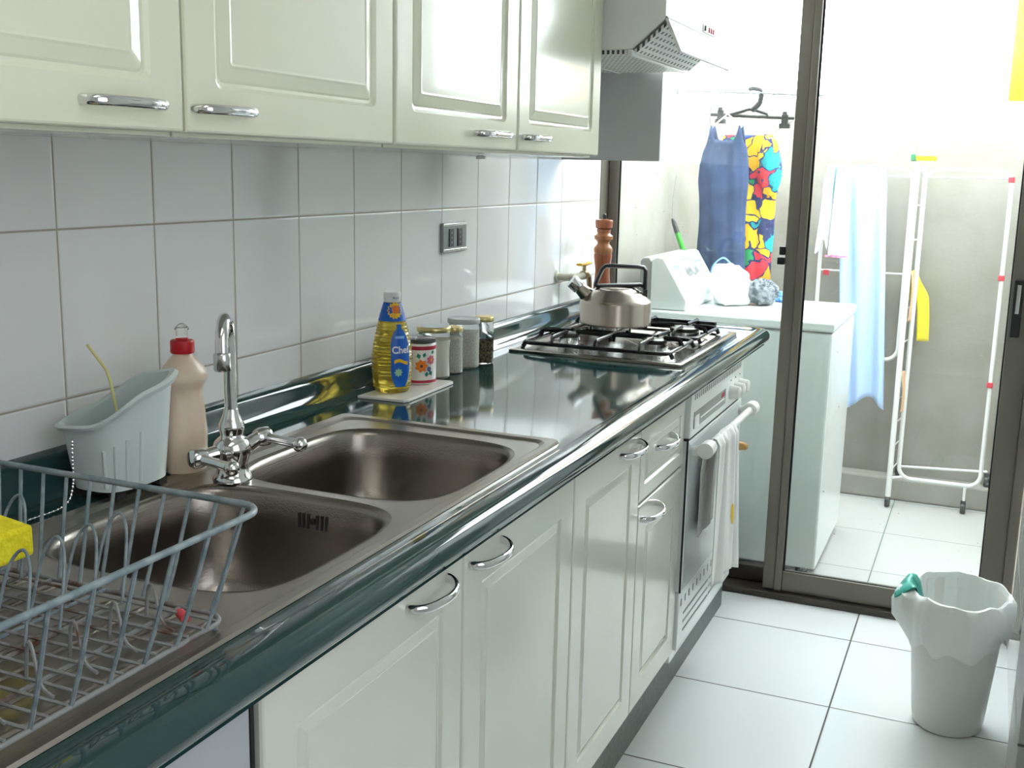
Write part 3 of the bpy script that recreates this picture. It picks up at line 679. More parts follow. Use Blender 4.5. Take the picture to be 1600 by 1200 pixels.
tag(obj('side_panel', box(nb(), (0.001, 1.655, 1.402), (0.300, 1.673, 2.44)), 'greypanel', bev=0.001), 'plain pale grey panel hanging beyond the extractor hood, beside the balcony door', 'panel')

# ------------------------------------------------------------ hood
HY0, HY1 = 1.115, 1.625
hd = thing('extractor_hood', 'white extractor hood with perforated filters and raised flap above the gas hob', 'extractor hood', (0.23, 1.37, 1.645))
b = nb(); prism(b, [(0.001, 1.655), (0.375, 1.655), (0.455, 1.722), (0.455, 2.10), (0.001, 2.10)], 'Y', HY0, HY1); obj('hood_body', b, 'paint', hd, bev=0.002)
b = nb(); prism(b, [(0.012, 1.645), (0.372, 1.645), (0.376, 1.6545), (0.012, 1.6545)], 'Y', HY0+0.008, HY1-0.008)
obj('filter_grille', b, 'filter', hd)
b = nb(); box(b, (0.180, HY0+0.006, 1.642), (0.188, HY1-0.006, 1.645)); box(b, (0.366, HY0, 1.641), (0.378, HY1, 1.6545)); obj('filter_frame', b, 'white_plastic', hd, bev=0.001)
b = nb(); prism(b, [(0.380, 1.653), (0.385, 1.646), (0.458, 1.708), (0.455, 1.7145)], 'Y', HY0+0.006, HY1-0.006)
obj('front_filter', b, 'filter', hd)
b = nb(); prism(b, [(0.456, 1.724), (0.462, 1.722), (0.497, 1.648), (0.490, 1.646), (0.4555, 1.719)], 'Y', HY0, HY1)
fl = obj('visor_flap', b, 'white_plastic', hd, bev=0.001)
b = nb(); box(b, (0.4555, HY0+0.0, 1.7245), (0.4600, HY1, 1.727)); obj('hinge_line', b, 'grey_plastic', fl)
b = nb(); box(b, (0.455, HY1-0.16, 1.733), (0.458, HY1-0.03, 1.752)); cp = obj('control_panel', b, 'white_plastic', hd, bev=0.001)
b = nb(); box(b, (0.458, HY1-0.15, 1.736), (0.461, HY1-0.143, 1.749)); obj('button', b, 'dark', cp)
for k in range(3):
    b = nb(); box(b, (0.458, HY1-0.105+k*0.022, 1.736), (0.461, HY1-0.098+k*0.022, 1.749)); obj('button', b, 'redprint', cp)

# ------------------------------------------------------------ socket
t = thing('wall_socket', 'dark grey double wall socket on the white tiles above the worktop', 'socket', (0.005, 0.935, 1.17))
b = nb(); prism(b, rrect(0.872, 1.172, 0.998, 1.243, 0.006, 4), 'X', 0.0, 0.009); obj('plate', b, 'display', t, bev=0.002)
b = nb(); box(b, (0.009, 0.873, 1.174), (0.0105, 0.997, 1.181)); box(b, (0.009, 0.873, 1.235), (0.0105, 0.997, 1.241)); obj('trim_strip', b, 'chrome_dull', t, bev=0.001)
for y in (0.912, 0.958):
    b = nb(); box(b, (0.009, y-0.012, 1.186), (0.0115, y+0.012, 1.229)); s_ = obj('outlet', b, 'blackp', t, bev=0.001)
    b = nb()
    for k in range(3): lathe(b, [(0.0028, 0.0112), (0.0028, 0.0119), (0.0022, 0.012)], (0, y, 1.196+k*0.0115), 10, ax='X')
    obj('contact_hole', b, 'greyprint', s_)

# ------------------------------------------------------------ mat, oil, tin, jars
b = nb(); prism(b, [(0.062, 0.395), (0.165, 0.400), (0.170, 0.412), (0.163, 0.622), (0.155, 0.630), (0.068, 0.622)], 'Z', ZC+0.0005, ZC+0.006)
tag(obj('trivet_mat', b, 'tin', bev=0.001), 'thin white cork-backed mat under the oil bottle and flowered tin', 'mat')
zm = ZC+0.0065; ox, oy = 0.096, 0.475
f = thing('oil_bottle', 'ribbed bottle of golden cooking oil with blue Chef label, on the white mat', 'bottle', (ox, oy, zm))
b = nb(); pr = []
def rad(z):
    K = [(0, 0.034), (0.01, 0.0385), (0.05, 0.0415), (0.075, 0.0415), (0.10, 0.038), (0.13, 0.0315), (0.145, 0.0275), (0.172, 0.0195), (0.182, 0.0165)]
    for (a, ra), (c, rc) in zip(K, K[1:]):
        if a <= z <= c: return ra+(rc-ra)*(z-a)/(c-a)
    return K[-1][1]
nz_ = 92
for k in range(nz_+1):
    z = 0.182*k/nz_; r = rad(z)
    if 0.008 < z < 0.135: r += 0.0009*math.sin(z*2*PI/0.0072)
    pr.append((r, z))
lathe(b, [(0.028, 0.0)]+pr, (ox, oy, zm+0.0005), 40); obj('bottle_body', b, 'oil', f, smooth=True)
b = nb(); lathe(b, [(0.0165, 0.1825), (0.0175, 0.184), (0.0175, 0.201), (0.0165, 0.203)], (ox, oy, zm), 28); cp = obj('cap', b, 'whitel', f, smooth=True)
VA = math.atan2(-1.476-oy, 1.2-ox)      # towards the photographer
def on_cyl(c, r_f, ang0, z0):            # maps (u along circumference, v up, t out) onto a bottle
    def g(u, v, t):
        z = v+z0; r = r_f(z)+t; a = ang0+u/r
        return (c[0]+r*math.cos(a), c[1]+r*math.sin(a), c[2]+z)
    return g
b = nb(); text_mesh(b, 'SELLO', 0.0055, on_cyl((ox, oy, zm), lambda z: 0.0180, VA+0.45, 0.190), 0.0002); obj('print', b, 'navyp', cp)
def patch(bm, g, u0, u1, v0, v1, shape, t=0.0016, nu=24, nv=16):
    """shape(v01)->half width factor"""
    def fn(i, j):
        v = v0+(v1-v0)*j; s = shape(j); uc = (u0+u1)/2; hw = (u1-u0)/2*s
        return g(uc+(i*2-1)*hw, v, t)
    sheet(bm, fn, nu, nv)
G0 = on_cyl((ox, oy, zm), rad, VA, 0)
b = nb(); rings = []
for k in range(9):
    z = 0.1455+0.036*k/8; r = rad(z)+0.0012; rings.append([(ox+r*math.cos(2*PI*i/36), oy+r*math.sin(2*PI*i/36), zm+z) for i in range(36)])
loft(b, rings, cap0=False, cap1=False); nl = obj('neck_label', b, 'blue', f, smooth=True)
def disc(bm, g, cu, cv, r, t, n=24, jag=0.0, lobes=12):
    vs = [bm.verts.new(g(cu, cv, t))]
    pts = []
    for k in range(n*2):
        a = PI*k/n; rr = r*(1+jag*math.cos(lobes*a)); pts.append(bm.verts.new(g(cu+rr*math.cos(a), cv+rr*math.sin(a), t)))
    for k in range(len(pts)): bm.faces.new((vs[0], pts[k], pts[(k+1) % len(pts)]))
b = nb(); disc(b, G0, 0.006, 0.167, 0.0155, 0.0018, jag=0.12, lobes=14); obj('sunflower', b, 'yellow', nl)
b = nb(); disc(b, G0, 0.007, 0.169, 0.008, 0.0022); obj('sunflower_heart', b, 'orange', nl)
Gl = on_cyl((ox, oy, zm), rad, VA+0.44, 0)
b = nb(); patch(b, Gl, -0.021, 0.021, 0.014, 0.140, lambda j: max(0.05, (1-abs(2*j-0.9)**4*0.85 if j < .95 else 0.25)) if j > 0 else .5, 0.0018); ll = obj('label', b, 'blue', f, smooth=True)
Gl2 = on_cyl((ox, oy, zm), rad, VA+0.43, 0.083)
b = nb(); text_mesh(b, 'Chef', 0.0195, Gl2 and (lambda u, v, t: Gl2(u, v, t+0.0026)), 0.0003, 0.0004); obj('lettering', b, 'whitel', ll)
b = nb(); sheet(b, lambda i, j: Gl((i*2-1)*0.015, 0.062+0.007*j+0.003*math.sin(i*5), 0.0026), 16, 2); obj('ribbon', b, 'yellow', ll)
b = nb(); disc(b, Gl, -0.006, 0.044, 0.0075, 0.0025, jag=0.2, lobes=8); obj('badge', b, 'pgreen', ll)
b = nb(); sheet(b, lambda i, j: Gl((i*2-1)*0.010, 0.112+0.005*j, 0.0025), 10, 2); obj('band', b, 'lblue', ll)

tx, ty = 0.103, 0.582
f = thing('flowered_tin', 'white tin with red bands and painted orange and pink flowers beside the oil bottle', 'tin', (tx, ty, zm))
b = nb(); lathe(b, [(0.0335, 0), (0.0345, 0.002), (0.0345, 0.084), (0.033, 0.086)], (tx, ty, zm+0.0003), 40); tb = obj('tin_body', b, 'tin', f, smooth=True)
for z0, z1 in ((0.003, 0.009), (0.0735, 0.0815)):
    b = nb(); lathe(b, [(0.0347, z0), (0.0350, z0+0.001), (0.0350, z1-0.001), (0.0347, z1)], (tx, ty, zm), 40, cap0=False, cap1=False)
    obj('red_band', b, 'redprint', tb, smooth=True)
b = nb(); lathe(b, [(0.0335, 0.0863), (0.0345, 0.088), (0.033, 0.095), (0.025, 0.0975), (0.006, 0.098), (0.005, 0.102), (0.0, 0.103)], (tx, ty, zm), 36, cap1=False); obj('lid', b, 'clearp', f, smooth=True)
VT = math.atan2(-1.476-ty, 1.2-tx); Gt = on_cyl((tx, ty, zm), lambda z: 0.0345, VT+0.1, 0)
def flower(mt, cu, cv, r, heart):
    b = nb(); disc(b, Gt, cu, cv, r, 0.0009, jag=0.14, lobes=7); fo = obj('flower', b, mt, tb)
    b = nb(); disc(b, Gt, cu, cv, r*0.25, 0.0013); obj('flower_heart', b, heart, fo)
b = nb()
for cu, cv, a, L_ in ((-0.02, 0.034, 2.6, 0.012), (-0.02, 0.03, 3.6, 0.012), (-0.004, 0.055, 1.9, 0.013), (0.004, 0.058, 1.2, 0.011), (0.018, 0.03, 5.2, 0.013), (0.012, 0.028, 4.6, 0.012), (0.024, 0.064, 1.0, 0.010)):
    vs = []
    for s, wv in ((0, 0), (0.5, 0.4), (1, 0), (0.5, -0.4)): vs.append(b.verts.new(Gt(cu+L_*(s*math.cos(a)-wv*math.sin(a)), cv+L_*(s*math.sin(a)+wv*math.cos(a)), 0.0007)))
    b.faces.new(vs)
obj('leaves', b, 'green', tb)
flower('pink', 0.022, 0.052, 0.0095, 'yellow'); flower('orange', 0.0, 0.040, 0.0125, 'brownp'); flower('navyp', 0.017, 0.033, 0.005, 'yellow')

def jar(x, y, r, h, lidr, label, fill, fh, lidm, topm=None, waist=0.0):
    f = thing('glass_jar', label, 'jar', (x, y, ZC))
    b = nb(); lathe(b, [(r*0.9, 0), (r, 0.004), (r*(1-waist), h*0.3), (r*(1-waist), h*0.55), (r, h*0.72), (r, h*0.78), (lidr*0.92, h*0.88), (lidr*0.9, h*0.98)], (x, y, ZC+0.0006), 36); obj('glass', b, 'glass', f, smooth=True)
    b = nb(); rr = r-0.0025; lathe(b, [(rr*0.9, 0.003), (rr, 0.006), (rr*(1-waist), h*0.3), (rr*(1-waist), h*0.5), (rr, fh*h), (rr*0.5, fh*h+0.003)], (x, y, ZC+0.0006), 32); c_ = obj('contents', b, fill, f, smooth=True); c_['kind'] = 'stuff'
    b = nb(); lathe(b, [(lidr*0.97, h*0.90), (lidr, h*0.91), (lidr, h*0.985), (lidr*0.96, h), (lidr*0.85, h), (lidr*0.8, h-0.001)], (x, y, ZC), 36); l_ = obj('lid', b, lidm, f, smooth=True)
    if topm:
        b = nb(); lathe(b, [(lidr*0.84, h), (lidr*0.84, h+0.0006), (lidr*0.5, h+0.001)], (x, y, ZC), 32); obj('lid_top', b, topm, l_, smooth=True)
jar(0.0895, 0.672, 0.0365, 0.115, 0.038, 'glass jar of white flour with a wide gold lid, first behind the flowered tin', 'flour', 0.74, 'gold', 'greylid', 0.05)
jar(0.104, 0.740, 0.0215, 0.106, 0.0215, 'slim glass jar of white salt with small gold lid, second jar from the tin', 'rice', 0.76, 'gold', 'goldtop')
jar(0.0905, 0.820, 0.0370, 0.116, 0.038, 'wide glass jar of white rice with a pale grey lid', 'rice', 0.72, 'greylid', None)
jar(0.107, 0.895, 0.0245, 0.112, 0.0245, 'glass jar half full of dark dried herbs with gold lid, farthest of the jars', 'herb', 0.45, 'gold', 'goldtop')

# ------------------------------------------------------------ hob
hz = ZC+0.001
hb_ = thing('gas_hob', 'four-burner stainless steel gas hob with black pan supports set in the worktop', 'hob', (0.33, 1.37, hz))
HX0, HX1, HB0, HB1 = 0.092, 0.545, 1.075, 1.70
b = nb(); loft(b, [[(x, y, z) for x, y in rrect(HX0+i, HB0+i, HX1-i, HB1-i, 0.01, 4)] for i, z in ((0, hz), (0, hz+0.005), (0.003, hz+0.007), (0.018, hz+0.007), (0.024, hz+0.003))])
obj('hob_plate', b, 'hobplate', hb_, smooth=True)
BR = [(0.20, 1.235, 0.024), (0.43, 1.245, 0.030), (0.205, 1.515, 0.036), (0.44, 1.50, 0.038)]
for i, (x, y, r) in enumerate(BR):
    b = nb(); lathe(b, [(r*1.75, 0.003), (r*1.6, 0.006), (r*1.25, 0.008), (r*1.15, 0.010), (r*1.1, 0.026), (r*1.0, 0.027)], (x, y, hz), 28); bo = obj('burner', b, 'chrome_dull', hb_, smooth=True)
    b = nb(); lathe(b, [(r*1.05, 0.0272), (r*1.08, 0.030), (r*1.05, 0.036), (r*0.9, 0.038), (r*0.5, 0.0383)], (x, y, hz), 28); obj('burner_cap', b, 'burner', bo, smooth=True)
def pan_support(y0, y1):
    b = nb(); zt_ = hz+0.040; x0, x1 = 0.118, 0.500
    fr = []
    for x, y in rrect(x0, y0, x1, y1, 0.03, 5): fr.append((x, y, hz+0.022))
    tube(b, fr, 0.0055, 8, closed=True)
    for x, y, dx, dy in ((x0, y0+0.03, -0.004, 0), (x1, y0+0.03, 0.004, 0), (x0, y1-0.03, -0.004, 0), (x1, y1-0.03, 0.004, 0)):
        tube(b, [(x, y, hz+0.022), (x+dx, y+dy, hz+0.014), (x+dx*2, y+dy, hz+0.0072)], 0.006, 8)
    tube(b, [(0.315, y0, hz+0.022), (0.315, y0+0.004, zt_-0.003), (0.315, y0+0.014, zt_), (0.315, y1-0.014, zt_), (0.315, y1-0.004, zt_-0.003), (0.315, y1, hz+0.022)], 0.0052, 8)
    for (x, y, r) in BR:
        if not (y0 < y < y1): continue
        for dx, dy in ((1, 0), (-1, 0), (0, 1), (0, -1)):
            if dx: xe = x1 if dx > 0 else x0; xe = xe if abs(xe-x) < 0.14 else x+dx*0.115
            px_, py_ = (xe, y) if dx else (x, y1 if dy > 0 else y0)
            ix, iy = x+dx*r*0.75, y+dy*r*0.75
            tube(b, [(px_, py_, hz+0.022), (px_-dx*0.004, py_-dy*0.004, zt_-0.003), (px_-dx*0.014, py_-dy*0.014, zt_), (ix, iy, zt_)], 0.0052, 8, sq=(1.3, 0.7, (0, 0, 1)))
    return b
obj('pan_support', pan_support(1.105, 1.375), 'black', hb_, smooth=True)
obj('pan_support', pan_support(1.385, 1.655), 'black', hb_, smooth=True)
b = nb(); box(b, (0.16, 1.658, hz+0.0072), (0.49, 1.672, hz+0.036)); obj('rear_rail', b, 'black', hb_, bev=0.003)

# ------------------------------------------------------------ kettle
kz = hz+0.0446; kx, ky = 0.270, 1.400
kt = thing('kettle', 'brushed steel whistling kettle with black handle on the rear of the hob', 'kettle', (kx, ky, kz))
b = nb(); lathe(b, [(0.088, 0), (0.098, 0.002), (0.0985, 0.006), (0.097, 0.010), (0.098, 0.060), (0.096, 0.066), (0.090, 0.071), (0.074, 0.086), (0.060, 0.096), (0.052, 0.099)], (kx, ky, kz), 56); obj('kettle_body', b, 'kettle', kt, smooth=True)
b = nb(); lathe(b, [(0.051, 0.0992), (0.050, 0.101), (0.03, 0.103), (0.0, 0.1035)], (kx, ky, kz), 40, cap1=False); ld = obj('lid', b, 'kettle', kt, smooth=True)
sd = Vector((-0.93, -0.37, 0)).normalized(); ctr = Vector((kx, ky, kz))
b = nb(); p0 = ctr+sd*0.070+Vector((0, 0, 0.070)); sv = (sd*0.75+Vector((0, 0, 0.66))).normalized()
tube(b, [p0, p0+sv*0.03, p0+sv*0.042], [0.024, 0.018, 0.016], 20); spt = obj('spout', b, 'kettle', kt, smooth=True)
b = nb(); p1 = p0+sv*0.040; tube(b, [p1, p1+sv*0.002, p1+sv*0.028, p1+sv*0.032], [0.017, 0.019, 0.019, 0.014], 20); obj('whistle', b, 'chrome', spt, smooth=True)
b = nb(); hA = ctr-sd*0.078+Vector((0, 0, 0.080)); hB = ctr+sd*0.040+Vector((0, 0, 0.098))
pts = [hA+Vector((0, 0, -0.004)), hA+Vector((0, 0, 0.03)), hA+Vector((0, 0, 0.068)), hA+sd*0.006+Vector((0, 0, 0.076)), hA+sd*0.02+Vector((0, 0, 0.078)), ctr+sd*0.015+Vector((0, 0, 0.159)), ctr+sd*0.030+Vector((0, 0, 0.158)), ctr+sd*0.040+Vector((0, 0, 0.150)), ctr+sd*0.056+Vector((0, 0, 0.112)), ctr+sd*0.058+Vector((0, 0, 0.106)), ctr+sd*0.05+Vector((0, 0, 0.103)), ctr-sd*0.065+Vector((0, 0, 0.109)), hA+sd*0.006+Vector((0, 0, 0.024))]
tube(b, [pts[0]]+pts[1:], 0.0080, 10, sq=(0.8, 1.35, (sd.x, sd.y, 0))); obj('handle', b, 'blackp', kt, smooth=True)
b = nb(); box(b, (-0.006, -0.012, 0), (0.006, 0.012, 0.03))
for v in b.verts: v.co = hA+Vector((0, 0, -0.012))+sd*v.co.x+Vector((-sd.y, sd.x, 0))*v.co.y+Vector((0, 0, v.co.z))
obj('handle_bracket', b, 'blackp', kt, bev=0.002)

# ------------------------------------------------------------ pepper mill, gas cock
mx_, my_ = 0.098, 1.785
f = thing('pepper_mill', 'tall turned reddish wood pepper mill behind the kettle by the door frame', 'pepper mill', (mx_, my_, ZC))
PM = [(0.031, 0), (0.033, 0.004), (0.033, 0.02), (0.030, 0.05), (0.0275, 0.09), (0.0235, 0.13), (0.0225, 0.155), (0.026, 0.180), (0.028, 0.195), (0.028, 0.205)]
b = nb(); lathe(b, PM, (mx_, my_, ZC+0.0006), 32); obj('mill_base', b, 'wood', f, smooth=True)
b = nb(); lathe(b, [(0.0265, 0.2055), (0.0285, 0.212), (0.0285, 0.222), (0.024, 0.228), (0.019, 0.234), (0.0185, 0.240), (0.023, 0.246), (0.0285, 0.250), (0.0285, 0.260), (0.022, 0.264), (0.0195, 0.268), (0.0215, 0.274), (0.022, 0.280)], (mx_, my_, ZC+0.0006), 32); obj('mill_neck', b, 'wood_light', f, smooth=True)
b = nb(); lathe(b, [(0.020, 0.2805), (0.026, 0.284), (0.0275, 0.300), (0.0275, 0.306), (0.026, 0.309), (0.014, 0.311)], (mx_, my_, ZC+0.0006), 32); hd_ = obj('mill_head', b, 'wood', f, smooth=True)
b = nb(); lathe(b, [(0.005, 0.3113), (0.006, 0.318), (0.006, 0.324), (0.003, 0.327)], (mx_, my_, ZC+0.0006), 16); obj('mill_knob', b, 'burner', hd_, smooth=True)
f = thing('gas_cock', 'gas pipe on the tiles with a yellow lever valve behind the kettle', 'valve', (0.0, 1.66, 1.03))
b = nb(); lathe(b, [(0.018, 0.0005), (0.018, 0.004), (0.011, 0.008), (0.011, 0.045), (0.014, 0.047), (0.014, 0.058)], (0, 1.645, 1.055), 18, ax='X'); tube(b, [(0.050, 1.645, 1.055), (0.052, 1.70, 1.055), (0.052, 1.735, 1.055)], 0.010, 12); obj('pipe', b, 'paintpipe', f, smooth=True)
b = nb(); tube(b, [(0.052, 1.735, 1.055), (0.052, 1.76, 1.055)], 0.014, 14); lathe(b, [(0.006, 0), (0.006, 0.02)], (0.052, 1.747, 1.066), 12); tube(b, [(0.052, 1.76, 1.055), (0.052, 1.79, 1.050), (0.052, 1.80, 1.02), (0.052, 1.80, 0.975)], 0.009, 12); obj('valve_body', b, 'brass', f, smooth=True)
b = nb(); tube(b, [(0.052, 1.70, 1.090), (0.052, 1.747, 1.087), (0.055, 1.79, 1.090)], 0.006, 10, sq=(0.7, 1.7, (0, 0, 1))); obj('lever', b, 'yellow', f, smooth=True)

# ------------------------------------------------------------ oven
OY0, OY1 = 0.986, 1.565
ov = thing('oven', 'white built-in oven below the hob with a towel hung on its bar', 'oven', (0.3, 1.275, 0.2))
obj('body', box(nb(), (0.03, OY0+0.002, 0.2), (0.575, OY1-0.002, 0.872)), 'white_enamel', ov)
b = nb(); box(b, (0.575, OY0+0.001, 0.764), (0.597, OY1-0.001, 0.872)); cpn = obj('control_panel', b, 'white_enamel', ov, bev=0.003)
b = nb()
for k in range(26): box(b, (0.5968, OY0+0.03+k*0.020, 0.852), (0.5978, OY0+0.037+k*0.020, 0.866))
obj('vent_slots', b, 'greyprint', cpn)
b = nb(); box(b, (0.5965, OY0+0.03, 0.783), (0.5985, OY0+0.36, 0.823)); dp = obj('display_strip', b, 'display', cpn, bev=0.001)
b = nb(); box(b, (0.5986, OY0+0.03, 0.783), (0.5993, OY0+0.075, 0.812)); obj('clock_badge', b, 'whitel', dp)
b = nb(); box(b, (0.5986, OY0+0.31, 0.806), (0.5993, OY0+0.34, 0.818)); obj('red_mark', b, 'redprint', dp)
b = nb(); box(b, (0.5986, OY0+0.09, 0.797), (0.5992, OY0+0.34, 0.801)); obj('light_line', b, 'whitel', dp)
for k in range(3):
    b = nb(); lathe(b, [(0.020, 0.5972), (0.019, 0.605), (0.0165, 0.622), (0.013, 0.624)], (0, OY0+0.42+k*0.055, 0.802), 24, ax='X'); kn = obj('knob', b, 'white_plastic', cpn, smooth=True)
    b = nb(); box(b, (0.5972, OY0+0.417+k*0.055, 0.832), (0.5978, OY0+0.423+k*0.055, 0.836)); obj('dial_mark', b, 'dark', kn)
b = nb(); box(b, (0.575, OY0+0.001, 0.385), (0.5965, OY1-0.001, 0.758)); dr_ = obj('door', b, 'white_enamel', ov, bev=0.003)
b = nb(); box(b, (0.5966, OY0+0.006, 0.392), (0.5982, OY1-0.006, 0.750)); obj('door_glass', b, 'darkglass', dr_, bev=0.001)
b = nb(); box(b, (0.572, OY0+0.001, 0.7585), (0.594, OY1-0.001, 0.7635)); box(b, (0.5905, OY0-0.0005, 0.385), (0.595, OY0+0.0008, 0.765)); obj('door_seal', b, 'dark', dr_)
b = nb(); box(b, (0.575, OY0+0.001, 0.236), (0.592, OY1-0.001, 0.381)); lp = obj('lower_panel', b, 'white_enamel', ov, bev=0.003)
b = nb()
for k in range(3): box(b, (0.5918, OY0+0.05, 0.27+k*0.022), (0.5928, OY0+0.30, 0.275+k*0.022)); box(b, (0.5918, OY0+0.315, 0.27+k*0.022), (0.5928, OY1-0.05, 0.275+k*0.022))
for k in range(14): box(b, (0.5918, OY0+0.02+k*0.038, 0.345), (0.5928, OY0+0.028+k*0.038, 0.362))
obj('vent_slots', b, 'greyprint', lp)
b = nb(); tube(b, [(0.632, OY0+0.03, 0.737), (0.632, OY1-0.03, 0.737)], 0.0095, 14); br = obj('oven_handle', b, 'white_plastic', dr_, smooth=True)
for y in (OY0+0.035, OY1-0.035):
    b = nb(); tube(b, [(0.597, y, 0.728), (0.612, y, 0.731), (0.626, y, 0.737)], [0.012, 0.013, 0.015], 14)
    tube(b, [(0.632, y-0.026, 0.737), (0.632, y-0.022, 0.737), (0.632, y+0.022, 0.737), (0.632, y+0.026, 0.737)], [0.012, 0.019, 0.019, 0.012], 16); obj('handle_bracket', b, 'white_plastic', br, smooth=True)
# towel over the bar
def towel_f(front):
    def fn(i, j):
        y = OY0+0.085+i*(0.265+0.02*j)-0.03*(1-j)*0
        gath = 1-0.22*(1-j)
        y = OY0+0.19+(i-0.5)*0.25*gath+0.02*j
        fold = 0.015*math.sin(i*10.5+j*1.2)*(0.35+0.65*j)+0.004*math.sin(i*23+2+j)
        ln = (0.335+0.055*i+0.008*math.sin(i*7)) if front else 0.24
        if front: y -= 0.075*j*(1-i)
        else: y = OY0+0.07+i*0.17
        if front: x = 0.6455+abs(fold)*0.8+0.008*j; z = 0.7465-j*ln
        else: x = 0.6185-0.008*min(1, j*3)+0.15*fold; x = max(0.604, x); z = 0.7465-j*ln
        if j == 0: x = 0.632; z = 0.7495+0.2*abs(fold)
        elif j < 0.03: z = 0.7475; x = 0.6405 if front else 0.6235
        return (x, y, z)
    return fn
b = nb(); sheet(b, towel_f(True), 60, 48); sheet(b, towel_f(False), 60, 30); bmesh.ops.remove_doubles(b, verts=b.verts, dist=0.0006)
tw = obj('tea_towel', b, 'towel', smooth=True, solid=0.0022)
tag(tw, 'white cotton tea towel draped over the oven bar, with a small orange motif', 'towel')
b = nb()
def mot(i, j):
    a = i*2*PI; r = j; p = towel_f(True)(0.70+0.04*r*math.cos(a), 0.60+0.075*r*math.sin(a)); return (p[0]+0.0022, p[1], p[2])
sheet(b, mot, 20, 4); WL[tw.name] = tw.location.copy(); obj('orange_motif', b, 'yellow', tw, smooth=True)
b = nb(); tube(b, [(0.46, 1.9145, 0.535), (0.50, 1.9145, 0.535), (0.535, 1.9145, 0.533), (0.549, 1.9145, 0.532), (0.556, 1.9145, 0.532)], [0.012, 0.014, 0.014, 0.012, 0.006], 14)
o = tag(obj('wooden_handle', b, 'brushwood', smooth=True), 'brown wooden brush end sticking out past the oven, in front of the washing machine', 'brush')

# ------------------------------------------------------------ waste bin
bcx, bcy = 1.208, 1.395
f = thing('waste_bin', 'round white plastic waste bin lined with a bag, standing against the right wall', 'bin', (bcx, bcy, 0))
b = nb(); lathe(b, [(0.078, 0), (0.084, 0.003), (0.088, 0.03), (0.112, 0.30), (0.115, 0.345), (0.117, 0.350), (0.113, 0.352), (0.109, 0.345), (0.083, 0.02), (0.05, 0.012)], (bcx, bcy, 0.001), 56, sy=1.12); obj('bin_body', b, 'bin', f, smooth=True)
lf = thing('bin_liner', 'thin white plastic bag folded over the rim of the waste bin', 'bag', (bcx, bcy, 0.012))
b = nb(); n = 96; rings = []
def nz3(a, s, k): return noise.noise(Vector((math.cos(a)*s, math.sin(a)*s, k)))
for q, (r, z, jr, jz) in enumerate([(0.060, 0.022, 0, 0), (0.084, 0.05, .001, 0), (0.092, 0.15, .002, 0), (0.100, 0.25, .003, 0), (0.106, 0.32, .003, 0), (0.109, 0.350, .002, .003), (0.114, 0.3585, .004, .012), (0.121, 0.3575, .006, .012), (0.127, 0.345, .010, .010), (0.129, 0.315, .012, 0), (0.127, 0.28, .012, 0), (0.122, 0.25, .008, .016), (0.119, 0.222, .006, .03)]):
    ring = []
    for k in range(n):
        a = 2*PI*k/n
        rr = r+jr*(nz3(a, 3.5, q*0.25)+0.6*nz3(a, 9, q*0.3)); zz = z+jz*nz3(a, 2.5, 3+q*.1)
        if q >= 8:     # loose corner flaring out on the left
            fl_ = math.exp(-((math.atan2(math.sin(a-PI*1.06), math.cos(a-PI*1.06)))/0.42)**2); rr += 0.034*fl_*math.exp(-((q-9.3)/2.2)**2)
            f2 = math.exp(-((math.atan2(math.sin(a+0.5), math.cos(a+0.5)))/0.4)**2); rr += 0.0*f2; zz += 0.04*f2*(q > 10)
        rr = min(rr, (1.352-bcx)/max(1e-6, math.cos(a))) if math.cos(a) > 0.2 else rr
        ring.append((bcx+rr*math.cos(a), bcy+rr*1.12*math.sin(a), zz))
    rings.append(ring)
LR = rings
loft(b, rings, cap1=False); obj('film', b, 'bag', lf, smooth=True)
b = nb()
def tealf(i, j):
    a = PI*0.80+i*0.85; prof_ = [(0.099, 0.290), (0.105, 0.345), (0.113, 0.366), (0.124, 0.368), (0.140, 0.350), (0.155, 0.325)]
    s = j*(len(prof_)-1); q = min(int(s), len(prof_)-2); t_ = s-q; r = prof_[q][0]*(1-t_)+prof_[q+1][0]*t_; z = prof_[q][1]*(1-t_)+prof_[q+1][1]*t_
    r += 0.004*nz3(a, 9, j*3); return (bcx+r*math.cos(a+0.3*math.sin(j*3)), bcy+r*1.12*math.sin(a+0.3*math.sin(j*3)), z+0.003*math.sin(i*9))
sheet(b, tealf, 20, 16); lab(obj('printed_patch', b, 'teal', lf, smooth=True, solid=0.0008), 'teal green printed corner of the bag')

# ------------------------------------------------------------ washing machine on the balcony
WX0, WX1, WY0, WY1 = 0.035, 0.742, 2.285, 2.90
wm = thing('washing_machine', 'white top-loading washing machine on the balcony behind the glass door', 'washing machine', (0.39, 2.6, 0.0))
b = nb(); box(b, (WX0, WY0, 0.03), (WX1, WY1, 0.855)); obj('cabinet', b, 'white_enamel', wm, bev=0.008)
b = nb(); box(b, (WX0-0.003, WY0-0.006, 0.8605), (WX1+0.004, WY1+0.004, 0.894)); tp = obj('top', b, 'white_enamel', wm, bev=0.008)
b = nb(); box(b, (WX0+0.004, WY0+0.004, 0.8555), (WX1-0.004, WY1-0.004, 0.860)); obj('seam', b, 'greyprint', wm)
b = nb()
for x in (0.08, 0.69):
    for y in (2.33, 2.85):
        b = nb(); lathe(b, [(0.02, 0), (0.022, 0.03)], (x, y, 0), 12); obj('foot', b, 'blackp', wm)

